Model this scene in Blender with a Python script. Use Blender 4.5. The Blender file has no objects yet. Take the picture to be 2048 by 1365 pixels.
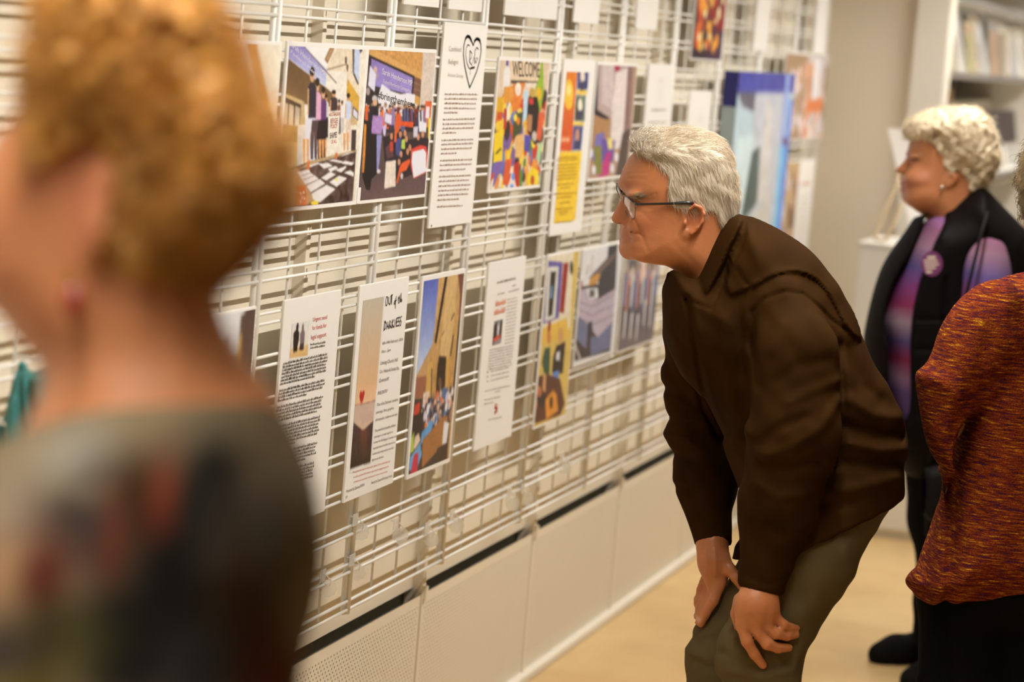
import bpy, math, random
import numpy as np
from mathutils import Matrix, Vector

# ------------------------------------------------------------------ camera
W, H = 2048, 1365
F = 5537.1                    # focal length in pixels of a 2048 wide frame
PITCH, ROLL = 0.11056, 0.08395
TH = 0.273286                 # angle between the view axis and the display wall
HC = 1.61                     # camera height
D0 = 1.7077                   # distance from the camera to the wire grid
def _cam():
    c, s = math.cos(PITCH), math.sin(PITCH)
    fw = np.array([0, c, -s]); up = np.array([0, s, c]); rt = np.array([1., 0, 0])
    cr, sr = math.cos(ROLL), math.sin(ROLL)
    a = TH-math.pi/2; R = np.array([[math.cos(a), -math.sin(a), 0], [math.sin(a), math.cos(a), 0], [0, 0, 1]])   # the wall runs along world x
    return R@(rt*cr+up*sr), R@(-rt*sr+up*cr), R@fw
CR, CU, CF = _cam()
CAM = np.array([0, 0, HC])
scene = bpy.context.scene
col = scene.collection
cd = bpy.data.cameras.new('camera')
cam = bpy.data.objects.new('camera', cd); col.objects.link(cam)
cam.matrix_world = Matrix(((CR[0], CU[0], -CF[0], 0), (CR[1], CU[1], -CF[1], 0), (CR[2], CU[2], -CF[2], HC), (0, 0, 0, 1)))
cd.sensor_width = 36; cd.lens = F/W*36; cd.clip_start = .05; cd.clip_end = 100
cd.dof.use_dof = True; cd.dof.focus_distance = 5.2; cd.dof.aperture_fstop = 3.3
scene.camera = cam
# ------------------------------------------------------------------ world, exposure
wd = bpy.data.worlds.new('world'); scene.world = wd; wd.use_nodes = True
wd.node_tree.nodes['Background'].inputs[0].default_value = (1.0, .88, .7, 1)
wd.node_tree.nodes['Background'].inputs[1].default_value = 0
vs = scene.view_settings
vs.view_transform = 'Standard'; vs.look = 'None'; vs.gamma = 1; vs.exposure = 0.15; vs.use_curve_mapping = False
LAMP_W = 31.5                 # watts of one ceiling strip
LAMP_COL = (1.0, .945, .86)

# ------------------------------------------------------------------ frames
WD = np.array([1., 0, 0]); WN = np.array([0, 1., 0])
WALL_ROT = 0.0
def WP(s, off, z):
    """point of the display wall frame: s along it, off behind the grid, z from the camera height"""
    p = WN*(D0+off)+WD*s
    return Vector((p[0], p[1], HC+z))
def ray(x, y):
    return CR*((x-W/2)/F)+CU*((H/2-y)/F)+CF
def on_wall(x, y, off=-.011):
    v = ray(x, y); t = (D0+off)/(v@WN); p = v*t
    return p@WD, p[2]
def floor_at(x, y):
    v = ray(x, y); t = -HC/v[2]
    return CAM+v*t
def at(x, y, t):
    return CAM+ray(x, y)*t

# ------------------------------------------------------------------ materials
MATS = {}
def lin(c):
    return tuple(((v/255)/12.92 if v/255 <= .04045 else ((v/255+.055)/1.055)**2.4) for v in c)
def mat(name, color=(.8, .8, .8), rough=.5, metal=0, spec=.5, bump=0, bscale=200, var=0, vscale=5, sheen=0, sss=0, coat=0, trans=0, emit=0, attr=None, alpha=1, ior=1.5):
    if name in MATS: return MATS[name]
    m = bpy.data.materials.new(name); m.use_nodes = True
    nt = m.node_tree; b = nt.nodes['Principled BSDF']
    b.inputs['Base Color'].default_value = (*color, 1); b.inputs['Roughness'].default_value = rough
    b.inputs['Metallic'].default_value = metal; b.inputs['Specular IOR Level'].default_value = spec
    b.inputs['Sheen Weight'].default_value = sheen; b.inputs['Coat Weight'].default_value = coat
    b.inputs['Transmission Weight'].default_value = trans; b.inputs['IOR'].default_value = ior
    b.inputs['Alpha'].default_value = alpha
    if sss: b.inputs['Subsurface Weight'].default_value = sss; b.inputs['Subsurface Radius'].default_value = (.012, .004, .002); b.inputs['Subsurface Scale'].default_value = 1
    if emit: b.inputs['Emission Color'].default_value = (*LAMP_COL, 1); b.inputs['Emission Strength'].default_value = emit
    tc = nt.nodes.new('ShaderNodeTexCoord')
    src = None
    if attr:
        a = nt.nodes.new('ShaderNodeAttribute'); a.attribute_name = attr; src = a.outputs['Color']
    if var:
        n = nt.nodes.new('ShaderNodeTexNoise'); n.inputs['Scale'].default_value = vscale; n.inputs['Detail'].default_value = 5
        nt.links.new(tc.outputs['Object'], n.inputs['Vector'])
        r = nt.nodes.new('ShaderNodeMapRange'); r.inputs['To Min'].default_value = 1-var; r.inputs['To Max'].default_value = 1+var
        r.inputs['From Min'].default_value = .3; r.inputs['From Max'].default_value = .7
        nt.links.new(n.outputs['Fac'], r.inputs['Value'])
        mx = nt.nodes.new('ShaderNodeVectorMath'); mx.operation = 'SCALE'
        if src: nt.links.new(src, mx.inputs[0])
        else: mx.inputs[0].default_value = color
        nt.links.new(r.outputs[0], mx.inputs['Scale']); src = mx.outputs[0]
    if src: nt.links.new(src, b.inputs['Base Color'])
    if bump:
        n = nt.nodes.new('ShaderNodeTexNoise'); n.inputs['Scale'].default_value = bscale; n.inputs['Detail'].default_value = 4
        nt.links.new(tc.outputs['Object'], n.inputs['Vector'])
        bp = nt.nodes.new('ShaderNodeBump'); bp.inputs['Strength'].default_value = bump; bp.inputs['Distance'].default_value = .002
        nt.links.new(n.outputs['Fac'], bp.inputs['Height']); nt.links.new(bp.outputs[0], b.inputs['Normal'])
    MATS[name] = m
    return m

# ------------------------------------------------------------------ object helpers
def tag(o, label=None, cat=None, group=None, kind=None):
    if label: o['label'] = label
    if cat: o['category'] = cat
    if group: o['group'] = group
    if kind: o['kind'] = kind
    return o
def empty(name, loc=(0, 0, 0), rz=0):
    o = bpy.data.objects.new(name, None); col.objects.link(o)
    o.location = loc; o.rotation_euler = (0, 0, rz); o.empty_display_size = .05
    return o
def link(name, me, m=None, parent=None, loc=(0, 0, 0), rz=0):
    if m is not None and not me.materials: me.materials.append(m)
    o = bpy.data.objects.new(name, me); col.objects.link(o)
    o.location = loc; o.rotation_euler = (0, 0, rz); o.parent = parent
    return o
def mesh(name, v, f, smooth=False):
    me = bpy.data.meshes.new(name)
    me.from_pydata([tuple(map(float, p)) for p in v], [], [tuple(map(int, q)) for q in f]); me.update()
    if smooth: me.polygons.foreach_set('use_smooth', [True]*len(me.polygons))
    return me
def np_mesh(name, v, quads, smooth=True, colors=None):
    me = bpy.data.meshes.new(name)
    n, q = len(v), len(quads)
    me.vertices.add(n); me.vertices.foreach_set('co', np.asarray(v, np.float32).ravel())
    k = quads.shape[1]
    me.loops.add(q*k); me.loops.foreach_set('vertex_index', np.asarray(quads, np.int32).ravel())
    me.polygons.add(q); me.polygons.foreach_set('loop_start', np.arange(0, q*k, k, dtype=np.int32))
    me.polygons.foreach_set('use_smooth', np.full(q, smooth))
    if colors is not None:
        a = me.color_attributes.new('Col', 'FLOAT_COLOR', 'POINT')
        c = np.ones((n, 4), np.float32); c[:, :3] = colors; a.data.foreach_set('color', c.ravel())
    me.update(calc_edges=True); me.validate()
    return me
def box_vf(x0, x1, y0, y1, z0, z1, bev=0):
    if bev <= 0:
        v = [(x, y, z) for x in (x0, x1) for y in (y0, y1) for z in (z0, z1)]
        f = [(0, 1, 3, 2), (4, 6, 7, 5), (0, 4, 5, 1), (2, 3, 7, 6), (0, 2, 6, 4), (1, 5, 7, 3)]
        return v, f
    b = bev; v = []; idx = {}
    def add(p):
        if p not in idx: idx[p] = len(v); v.append(p)
        return idx[p]
    X, Y, Z = (x0, x1), (y0, y1), (z0, z1); f = []
    sg = (1, -1)
    for a in (0, 1):      # three vertices per corner
        f.append([add((X[a], Y[j]+sg[j]*b, Z[k]+sg[k]*b)) for j, k in ((0, 0), (0, 1), (1, 1), (1, 0))][::1 if a == 0 else -1])
        f.append([add((X[i]+sg[i]*b, Y[a], Z[k]+sg[k]*b)) for i, k in ((0, 0), (1, 0), (1, 1), (0, 1))][::1 if a == 0 else -1])
        f.append([add((X[i]+sg[i]*b, Y[j]+sg[j]*b, Z[a])) for i, j in ((0, 0), (0, 1), (1, 1), (1, 0))][::1 if a == 0 else -1])
    for j in (0, 1):
        for k in (0, 1):
            f.append([add((X[0]+b, Y[j], Z[k]+sg[k]*b)), add((X[1]-b, Y[j], Z[k]+sg[k]*b)), add((X[1]-b, Y[j]+sg[j]*b, Z[k])), add((X[0]+b, Y[j]+sg[j]*b, Z[k]))])
            f.append([add((X[j], Y[0]+b, Z[k]+sg[k]*b)), add((X[j], Y[1]-b, Z[k]+sg[k]*b)), add((X[j]+sg[j]*b, Y[1]-b, Z[k])), add((X[j]+sg[j]*b, Y[0]+b, Z[k]))])
            f.append([add((X[j], Y[k]+sg[k]*b, Z[0]+b)), add((X[j], Y[k]+sg[k]*b, Z[1]-b)), add((X[j]+sg[j]*b, Y[k], Z[1]-b)), add((X[j]+sg[j]*b, Y[k], Z[0]+b))])
    for i in (0, 1):
        for j in (0, 1):
            for k in (0, 1):
                f.append([add((X[i], Y[j]+sg[j]*b, Z[k]+sg[k]*b)), add((X[i]+sg[i]*b, Y[j], Z[k]+sg[k]*b)), add((X[i]+sg[i]*b, Y[j]+sg[j]*b, Z[k]))])
    me = bpy.data.meshes.new('tmp'); me.from_pydata(v, [], f)
    import bmesh
    bm = bmesh.new(); bm.from_mesh(me); bmesh.ops.recalc_face_normals(bm, faces=bm.faces)
    v = [tuple(q.co) for q in bm.verts]; f = [[q.index for q in fa.verts] for fa in bm.faces]; bm.free(); bpy.data.meshes.remove(me)
    return v, f
def box(name, x0, x1, y0, y1, z0, z1, m, parent=None, bev=0, loc=(0, 0, 0), rz=0):
    return link(name, mesh(name, *box_vf(x0, x1, y0, y1, z0, z1, bev)), m, parent, loc, rz)
def merge(parts):
    v, f = [], []
    for a, b in parts:
        n = len(v); v += list(a); f += [tuple(i+n for i in q) for q in b]
    return v, f
def tube_vf(path, r, n=8, cap=True):
    P = [np.array(p, float) for p in path]
    rr = r if hasattr(r, '__len__') else [r]*len(P)
    v, f = [], []
    prev = None
    for i, p in enumerate(P):
        t = P[min(i+1, len(P)-1)]-P[max(i-1, 0)]; t = t/(np.linalg.norm(t)+1e-12)
        if prev is None:
            a = np.array([0, 0, 1.]) if abs(t[2]) < .9 else np.array([1., 0, 0])
        else: a = prev
        a = a-t*(a@t); a /= np.linalg.norm(a); b = np.cross(t, a); prev = a
        for k in range(n):
            w = 2*math.pi*k/n; v.append(tuple(p+rr[i]*(a*math.cos(w)+b*math.sin(w))))
    for i in range(len(P)-1):
        for k in range(n):
            f.append((i*n+k, i*n+(k+1) % n, (i+1)*n+(k+1) % n, (i+1)*n+k))
    if cap:
        f.append(tuple(range(n))[::-1]); f.append(tuple((len(P)-1)*n+k for k in range(n)))
    return v, f
def tube(name, path, r, m, parent=None, n=8, loc=(0, 0, 0), rz=0):
    return link(name, mesh(name, *tube_vf(path, r, n), smooth=True), m, parent, loc, rz)
rnd = random.Random(7)
# ================================================================== the room
M_WALL = mat('cream_wall_paint', (.80, .73, .61), .55, bump=.15, bscale=60)
M_PANEL = mat('cream_shop_panel', (.80, .73, .60), .45)
M_WIRE = mat('white_powder_coat', (.86, .85, .82), .35, coat=.2)
M_CEIL = mat('ceiling_paint', (.72, .70, .66), .7); M_STEEL_W = mat('hanger_wire', (.5, .5, .5), .4, metal=.8)
M_SHOP = mat('shop_wall_paint', (.55, .51, .44), .6)
M_DARK = mat('dark_gap', (.05, .055, .05), .8)
def floor_mat():
    m = mat('polished_concrete', (.62, .52, .36), .32, spec=.4)
    nt = m.node_tree; b = nt.nodes['Principled BSDF']; tc = nt.nodes['Texture Coordinate']
    n1 = nt.nodes.new('ShaderNodeTexNoise'); n1.inputs['Scale'].default_value = 1.6; n1.inputs['Detail'].default_value = 8; n1.inputs['Distortion'].default_value = 1.2
    n2 = nt.nodes.new('ShaderNodeTexNoise'); n2.inputs['Scale'].default_value = 9; n2.inputs['Detail'].default_value = 6
    r = nt.nodes.new('ShaderNodeValToRGB')
    r.color_ramp.elements[0].position = .32; r.color_ramp.elements[0].color = (.54, .355, .15, 1)
    r.color_ramp.elements[1].position = .7; r.color_ramp.elements[1].color = (.70, .50, .24, 1)
    mx = nt.nodes.new('ShaderNodeMix'); mx.data_type = 'FLOAT'; mx.inputs[0].default_value = .3
    nt.links.new(tc.outputs['Object'], n1.inputs['Vector']); nt.links.new(tc.outputs['Object'], n2.inputs['Vector'])
    nt.links.new(n1.outputs['Fac'], mx.inputs[2]); nt.links.new(n2.outputs['Fac'], mx.inputs[3])
    nt.links.new(mx.outputs[0], r.inputs['Fac']); nt.links.new(r.outputs[0], b.inputs['Base Color'])
    return m
CEIL = 2.75
def slab(name, s0, s1, o0, o1, z0, z1, m, kind='structure', bev=0, parent=None):
    """box in the display wall frame; z is world height, o is offset behind the grid plane"""
    o = box(name, s0, s1, o0+D0, o1+D0, z0, z1, m, parent, bev, rz=WALL_ROT)
    if kind: o['kind'] = kind
    return o
slab('floor', -4, 16, -7.5, .4, -.1, 0, floor_mat())
slab('ceiling', -4, 16, -7.5, .4, CEIL, CEIL+.1, M_CEIL)
BACK = .061                                   # face of the shop-fitting back panels behind the grid
slab('wall_left', -4, 16, .11, .25, 0, CEIL, M_WALL)
slab('wall_right', -4, 16, -7.5, -7.35, 0, CEIL, M_SHOP)
slab('wall_rear', -4, -3.85, -7.35, .11, 0, CEIL, M_SHOP)
slab('wall_far', 15.85, 16, -7.35, .11, 0, CEIL, M_WALL)
# shop fitting: bays of .9 m, each with an upper back panel, a perforated lower panel and an upright
def perforated():
    m = mat('perforated_steel', (.80, .73, .60), .45)
    nt = m.node_tree; b = nt.nodes['Principled BSDF']; tc = nt.nodes['Texture Coordinate']
    sp = nt.nodes.new('ShaderNodeSeparateXYZ'); nt.links.new(tc.outputs['Object'], sp.inputs[0])
    def M(op, a, bb=None):
        n = nt.nodes.new('ShaderNodeMath'); n.operation = op
        for i, q in enumerate((a, bb)):
            if q is None: continue
            if isinstance(q, (int, float)): n.inputs[i].default_value = q
            else: nt.links.new(q, n.inputs[i])
        return n.outputs[0]
    px, pz = PERF
    row = M('DIVIDE', sp.outputs['Z'], pz)
    odd = M('MULTIPLY', M('MODULO', M('FLOOR', row), 2), .5)
    fx = M('SUBTRACT', M('FRACT', M('ADD', M('DIVIDE', sp.outputs['X'], px), odd)), .5)
    fz = M('SUBTRACT', M('FRACT', row), .5)
    dx, dz = M('MULTIPLY', fx, px), M('MULTIPLY', fz, pz)
    d = M('SQRT', M('ADD', M('MULTIPLY', dx, dx), M('MULTIPLY', dz, dz)))
    edge = M('MULTIPLY', M('LESS_THAN', d, PERF_R), 1.0)
    # a plain rim round each panel
    rx = M('LESS_THAN', M('ABSOLUTE', M('SUBTRACT', sp.outputs['X'], .45)), .428)
    rz = M('LESS_THAN', sp.outputs['Z'], .358)
    k = M('MULTIPLY', M('MULTIPLY', edge, rx), rz)
    nt.links.new(M('SUBTRACT', 1.0, k), b.inputs['Alpha'])          # the holes are open
    return m
PERF = (.0178, .0089); PERF_R = .0023
M_PERF = perforated()
BAY0, BAYW = 4.79, .9
BAYS = {-2: 'beyond the teal shirt', -1: 'below the city towers photo', 0: 'below the church photo', 1: 'below the white letter', 2: 'below the banner photo', 3: 'below the pencil-like logo sheet', 4: 'below the blue canvas', 5: 'next to the return wall'}
for k in range(-2, 6):
    s = BAY0+k*BAYW
    if s > 10.0: break
    e = min(s+BAYW, 10.09)
    o = box('trim_%d' % (k+6), .004, e-s-.004, BACK, BACK+.03, .392, 2.5, M_PANEL, rz=WALL_ROT, loc=WP(s, 0, -HC)); o['kind'] = 'structure'
    o2 = box('perforated_panel', .0115, e-s-.0115, .042, .0425, .022, .378, M_PERF, rz=WALL_ROT, loc=WP(s, 0, -HC))
    tag(o2, 'cream perforated steel panel at floor level, '+BAYS[k], 'panel', 'perforated lower panels')
    o3 = box('trim_%d' % (k+30), 0, e-s, .085, .1, .0, .5, mat('grey_green_backing_steel', (.20, .23, .23), .5), rz=WALL_ROT, loc=WP(s, 0, -HC)); o3['kind'] = 'structure'
    # slotted upright
    u = empty('slotted_upright', WP(s, 0, -HC), WALL_ROT)
    tag(u, 'slim cream slotted upright at the near side of the bay '+BAYS[k], 'upright', 'slotted uprights behind the grid')
    box('post', -.010, .010, .038, BACK+.02, 0, 2.5, M_PANEL, u, .001)
    sl = mesh('slot', *box_vf(-.002, .002, .0375, .0385, -.008, .008))
    for q in range(26): link('slot', sl, mat('slot_steel', (.38, .37, .34), .4, metal=.6), u, (0, 0, .42+q*.08))
    box('foot_bracket', -.007, .007, .030, .04, .366, .398, M_PANEL, u, .002)
slab('baseboard_left', -4, 10.09, .022, .09, 0, .022, mat('cream_base_rail', (.78, .73, .63), .4), bev=.003)
# ------------------------------------------------------------------ ceiling strip lights, in a row parallel to the wall
LAMP_OFF = -.90; LAMP_Z = 2.12
def strip_light(s, off, z, watts, label, group):
    t = empty('strip_light', WP(s, off, z-HC), WALL_ROT)
    tag(t, label, 'ceiling light', group)
    box('housing', -.72, .72, -.05, .05, -.05, 0, mat('lamp_housing', (.7, .7, .68), .5), t, .004)
    box('diffuser', -.70, .70, -.03, .03, -.056, -.05, mat('lamp_diffuser', (.9, .88, .82), .5), t)
    if z < CEIL-.1:
        for x in (-.6, .6): tube('hanger', [(x, 0, 0), (x, 0, CEIL-z)], .002, M_STEEL_W, t, 6)
    lv = mesh('added_baffle', *box_vf(-.001, .001, -.045, .045, -.115, -.062))  # invented cross blades, added unseen to cut the lamp light along the row
    for q in range(19): link('added_baffle', lv, mat('added_baffle_black', (.02, .02, .02), .6), t, (-.702+q*.078, 0, 0))
    for y in (-.047, .047): box('added_baffle_rail', -.72, .72, y-.001, y+.001, -.07, -.045, mat('added_baffle_black'), t)  # side rails of the added light-cutting blades
    L = bpy.data.lights.new('strip_lamp', 'AREA'); L.shape = 'RECTANGLE'; L.size = 1.4; L.size_y = .014; L.energy = watts; L.color = LAMP_COL
    lo = bpy.data.objects.new('strip_lamp_%d_offscreen' % len(bpy.data.lights), L); col.objects.link(lo); lo.parent = t; lo.location = (0, 0, -.06)
for k in range(10): strip_light(.6+k*1.5, LAMP_OFF, LAMP_Z, LAMP_W, 'linear pendant light in the row beside the display wall', 'row of lights beside the display wall')

# ------------------------------------------------------------------ wire grid panels
GW = .6113; GS0 = 5.0554; ROW0 = -.5193; ROWP = .0762; PAIR = .0178; GRID_LO = -1.156; GRID_HI = .52
me_h = mesh('wire_h', *tube_vf([(.006, 0, 0), (GW-.006, 0, 0)], .0031, 8), smooth=True)
me_v = mesh('wire_v', *tube_vf([(0, 0, GRID_LO+.012), (0, 0, GRID_HI-.012)], .0026, 8), smooth=True)
me_p = mesh('rod', *tube_vf([(0, 0, GRID_LO), (0, 0, GRID_HI)], .0054, 10), smooth=True)
for k in range(-7, 9):
    s = GS0+k*GW
    if k < -4 or s > 9.4: continue
    g = empty('wire_grid_panel', WP(s, 0, 0), WALL_ROT)
    tag(g, 'white wire grid panel of paired crossbars '+{-4: 'left bare beyond the teal shirt', -3: 'behind the teal shirt', -2: 'behind the city towers photo', -1: 'behind the red-headed funds sheet', 0: 'behind the heart drawing sheet and church photo', 1: 'behind the groceries photo', 2: 'behind the yellow programme', 3: 'behind the marchers photo', 4: 'behind the candle photo', 5: 'behind the blue canvas', 6: 'behind the blue canvas', 7: 'next to the return wall'}[k], 'wire grid', 'wire grid panels of the display wall')
    link('edge_rod', me_p, M_WIRE, g, (.0056, -.0008, 0)); link('edge_rod', me_p, M_WIRE, g, (GW-.0056, .0045, 0))
    for j in (1, 2, 3): link('vertical_wire', me_v, M_WIRE, g, (j*GW/4, .0026, 0))
    for j in range(-13, 9):
        z = ROW0-j*ROWP
        link('crossbar', me_h, M_WIRE, g, (0, -.0029, z)); link('crossbar', me_h, M_WIRE, g, (0, -.0029, z-PAIR))
# clear plastic tabs left on the lower crossbars, with their bent wire stems
M_CLEAR = mat('clear_plastic', (.93, .92, .88), .12, trans=.55, alpha=.62, ior=1.2)
M_STEEL = mat('hook_steel', (.35, .33, .28), .35, metal=.9)
def disc_vf(r, th, n=9, squash=1.0):
    v = [(r*math.cos(2*math.pi*i/n), y, r*squash*math.sin(2*math.pi*i/n)) for y in (0, th) for i in range(n)]
    f = [tuple(range(n)), tuple(range(2*n-1, n-1, -1))]+[(i, n+i, n+(i+1) % n, (i+1) % n) for i in range(n)]
    return v, f
tab_me = mesh('tab', *disc_vf(.0175, .0025, 9, 1.0))
stem_me = mesh('stem', *tube_vf([(-.03, .012, .034), (-.012, .004, .03), (-.004, -.006, .018), (0, -.003, .006)], .0014, 6), smooth=True)
clip_me = mesh('clip_plate', *box_vf(-.038, -.006, .004, .0055, .016, .04, .0005))
for (x, y) in ((713, 1146), (655, 1178), (862, 1080), (912, 1052), (1025, 1008), (1052, 998), (720, 1085-20), (800, 1072), (1130, 935)):
    s, z = on_wall(x, y)
    t = empty('plastic_tab', WP(s, -.012, z), WALL_ROT); tag(t, 'clear round plastic tab hooked on the lower grid crossbars', 'tab', 'clear tabs on the lower grid')
    link('disc', tab_me, M_CLEAR, t, rz=math.radians(-62)); link('stem', stem_me, M_CLEAR, t); link('clip_plate', clip_me, M_CLEAR, t)
# ================================================================== posters: printed pictures as colour grids, lettering as flat meshes
NRS = np.random.RandomState(3)
def smooth_noise(h, w, cells, seed=0):
    r = np.random.RandomState(seed); g = r.rand(cells+2, cells+2)
    yy = np.linspace(0, cells, h); xx = np.linspace(0, cells, w)
    yi, xi = yy.astype(int), xx.astype(int); fy, fx = (yy-yi)[:, None], (xx-xi)[None]
    fy, fx = fy*fy*(3-2*fy), fx*fx*(3-2*fx)
    a = g[np.ix_(yi, xi)]; b = g[np.ix_(yi, xi+1)]; c = g[np.ix_(yi+1, xi)]; d = g[np.ix_(yi+1, xi+1)]
    return (a*(1-fx)+b*fx)*(1-fy)+(c*(1-fx)+d*fx)*fy
class Canvas:
    """picture in poster units (0..1, y down); crop=(x0,y0,scale) lets points be given in photograph crop pixels"""
    def __init__(self, rect, nx, ny, bg=(238, 230, 216), ss=3):
        self.s0, self.z0, self.w, self.h = rect          # left s, top z, width, height of the printed rectangle
        self.nx, self.ny, self.ss = nx, ny, ss
        self.a = np.zeros((ny*ss, nx*ss, 3)); self.a[:] = bg
        self.crop = (0, 0, 1); self.grain = .65
        yy, xx = np.mgrid[0:ny*ss, 0:nx*ss]
        self.X, self.Y = (xx+.5)/(nx*ss), (yy+.5)/(ny*ss)
    def m(self, pts):
        x0, y0, k = self.crop; out = []
        for (x, y) in pts:
            if self.crop == (0, 0, 1): out.append((x, y)); continue
            s, z = on_wall(x0+x/k, y0+y/k)
            out.append(((s-self.s0)/self.w, (self.z0-z)/self.h))
        return np.array(out)
    def inside(self, P):
        X, Y = self.X, self.Y; x0, y0 = P.min(0); x1, y1 = P.max(0)
        r = np.zeros(X.shape, bool)
        sx = slice(max(0, int(x0*X.shape[1])-1), max(0, int(x1*X.shape[1])+2)); sy = slice(max(0, int(y0*X.shape[0])-1), max(0, int(y1*X.shape[0])+2))
        xs, ys = X[sy, sx], Y[sy, sx]; q = np.zeros(xs.shape, bool); n = len(P)
        if not xs.size: return r
        for i in range(n):
            (ax, ay), (bx, by) = P[i], P[(i+1) % n]
            if ay == by: continue
            c = ((ay > ys) != (by > ys)) & (xs < (bx-ax)*(ys-ay)/(by-ay)+ax); q ^= c
        r[sy, sx] = q
        return r
    def poly(self, pts, c, c2=None, raw=False, noise=0, seed=1, cells=14):
        P = np.array(pts, float) if raw else self.m(pts)
        k = self.inside(P); v = np.array(c, float)
        if c2 is not None:
            t = np.clip((self.Y-P[:, 1].min())/(np.ptp(P[:, 1])+1e-9), 0, 1)[..., None]; v = v*(1-t)+np.array(c2)*t
            v = v[k]
        if noise:
            n = (smooth_noise(*self.X.shape, cells, seed)-.5)*2*noise; v = np.clip((v if np.ndim(v) > 1 else v[None])+n[k][:, None], 0, 255)
        self.a[k] = v
    def ell(self, cx, cy, rx, ry, c, raw=False):
        t = np.linspace(0, 2*math.pi, 20, endpoint=False)
        self.poly([(cx+rx*math.cos(q), cy+ry*math.sin(q)) for q in t], c, raw=raw)
    def line(self, pts, wd, c, raw=False):
        P = [np.array(p, float) for p in pts]
        for a, b in zip(P[:-1], P[1:]):
            d = b-a; n = np.array([-d[1], d[0]])/(np.linalg.norm(d)+1e-9)*wd/2
            self.poly([a+n, b+n, b-n, a-n], c, raw=raw)
    def person(self, x, top, bot, wd, hair, skin, shirt, legs, foot=None):
        h = bot-top; hr = h*.068
        self.poly([(x-wd*.42, top+h*.5), (x+wd*.42, top+h*.5), (x+wd*.36, bot), (x+wd*.05, bot), (x, top+h*.58), (x-wd*.08, bot), (x-wd*.38, bot)], legs)
        self.poly([(x-wd*.5, top+h*.2), (x-wd*.2, top+h*.155), (x+wd*.2, top+h*.155), (x+wd*.5, top+h*.2), (x+wd*.45, top+h*.53), (x-wd*.45, top+h*.53)], shirt)
        self.poly([(x-wd*.5, top+h*.22), (x-wd*.36, top+h*.22), (x-wd*.4, top+h*.5), (x-wd*.56, top+h*.5)], skin)
        self.ell(x, top+hr*1.1, wd*.28, hr*1.1, skin); self.ell(x, top+hr*.55, wd*.3, hr*.75, hair)
    def blobs(self, P, n, cols, size, seed=5, raw=True, asp=1.0):
        r = random.Random(seed); x0, y0, x1, y1 = P
        for _ in range(n):
            x, y = r.uniform(x0, x1), r.uniform(y0, y1); k = r.uniform(.5, 1.3)*size
            self.ell(x, y, k*.5, k*.5*asp, r.choice(cols), raw=raw)
    def mesh(self, name, white=(240, 231, 216), gain=.84):
        ss = self.ss; a = self.a.reshape(self.ny, ss, self.nx, ss, 3).mean((1, 3))
        L = lambda q: np.where(q/255 <= .04045, q/255/12.92, ((q/255+.055)/1.055)**2.4)
        n1, n2 = smooth_noise(self.ny, self.nx, 26, 11)-.5, smooth_noise(self.ny, self.nx, 60, 12)-.5; n3 = np.random.RandomState(self.nx).rand(self.ny, self.nx)-.5
        sat = 1-np.clip((a.min(2)-190)/40, 0, 1)          # plain paper stays clean
        c = np.clip(L(a)/L(np.array(white, float))*gain*(1+sat*self.grain*(.26*n1+.30*n2+.22*n3))[..., None], .004, .9)
        xs = (np.arange(self.nx+1))/self.nx; ys = (np.arange(self.ny+1))/self.ny
        # vertex colours = mean of the touching cells
        p = np.pad(c, ((1, 1), (1, 1), (0, 0)), 'edge'); vc = (p[:-1, :-1]+p[1:, :-1]+p[:-1, 1:]+p[1:, 1:])/4
        gx, gy = np.meshgrid(xs, ys)
        v = np.stack([gx*self.w, np.zeros_like(gx), -gy*self.h], -1).reshape(-1, 3)
        i = np.arange(self.ny)[:, None]*(self.nx+1)+np.arange(self.nx)[None]
        q = np.stack([i, i+self.nx+1, i+self.nx+2, i+1], -1).reshape(-1, 4)
        return np_mesh(name, v, q, False, vc.reshape(-1, 3))
M_PRINT = mat('photo_print', (.5, .5, .5), .38, attr='Col')
M_BOARD = mat('white_foam_board', (.86, .85, .83), .45)
BOARD_T = .005
def board(name, s, ztop, w, h, label, tilt=0, cat='poster', thick=BOARD_T, group=None, m=None, off=-.0062):
    t = empty(name, WP(s, off, ztop-h), WALL_ROT)
    t.rotation_euler = (math.radians(-tilt), 0, WALL_ROT)
    tag(t, label, cat, group)
    box('board', 0, w, -thick, 0, 0, h, m or M_BOARD, t, .0008)
    t['_w'] = w; t['_h'] = h; t['_th'] = thick; t['_s'] = s; t['_z'] = ztop
    return t
def put_print(t, cv, name='photo_print'):
    o = link(name, cv.mesh(name), M_PRINT, t)
    o.location = (cv.s0-t['_s'], -t['_th']-.0004, t['_h']-(t['_z']-cv.z0))
    return o
_fonts = {}
def text_vf(s, res=3):
    """unit text outline: x from 0 to its width, cap height about .7"""
    key = (s, res)
    if key in _fonts: return _fonts[key]
    cu = bpy.data.curves.new('t', 'FONT'); cu.body = s; cu.resolution_u = res; cu.size = 1
    o = bpy.data.objects.new('t', cu); col.objects.link(o)
    dg = bpy.context.evaluated_depsgraph_get(); me = o.evaluated_get(dg).to_mesh()
    v = np.array([q.co[:] for q in me.vertices]).reshape(-1, 3); f = [tuple(p.vertices) for p in me.polygons]
    o.evaluated_get(dg).to_mesh_clear(); bpy.data.objects.remove(o); bpy.data.curves.remove(cu)
    _fonts[key] = (v, f)
    return v, f
INK = {}
def ink(c):
    if c not in INK: INK[c] = mat('ink_%02x%02x%02x' % c, tuple(max(.004, x*.9) for x in lin(c)), .5)
    return INK[c]
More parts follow.
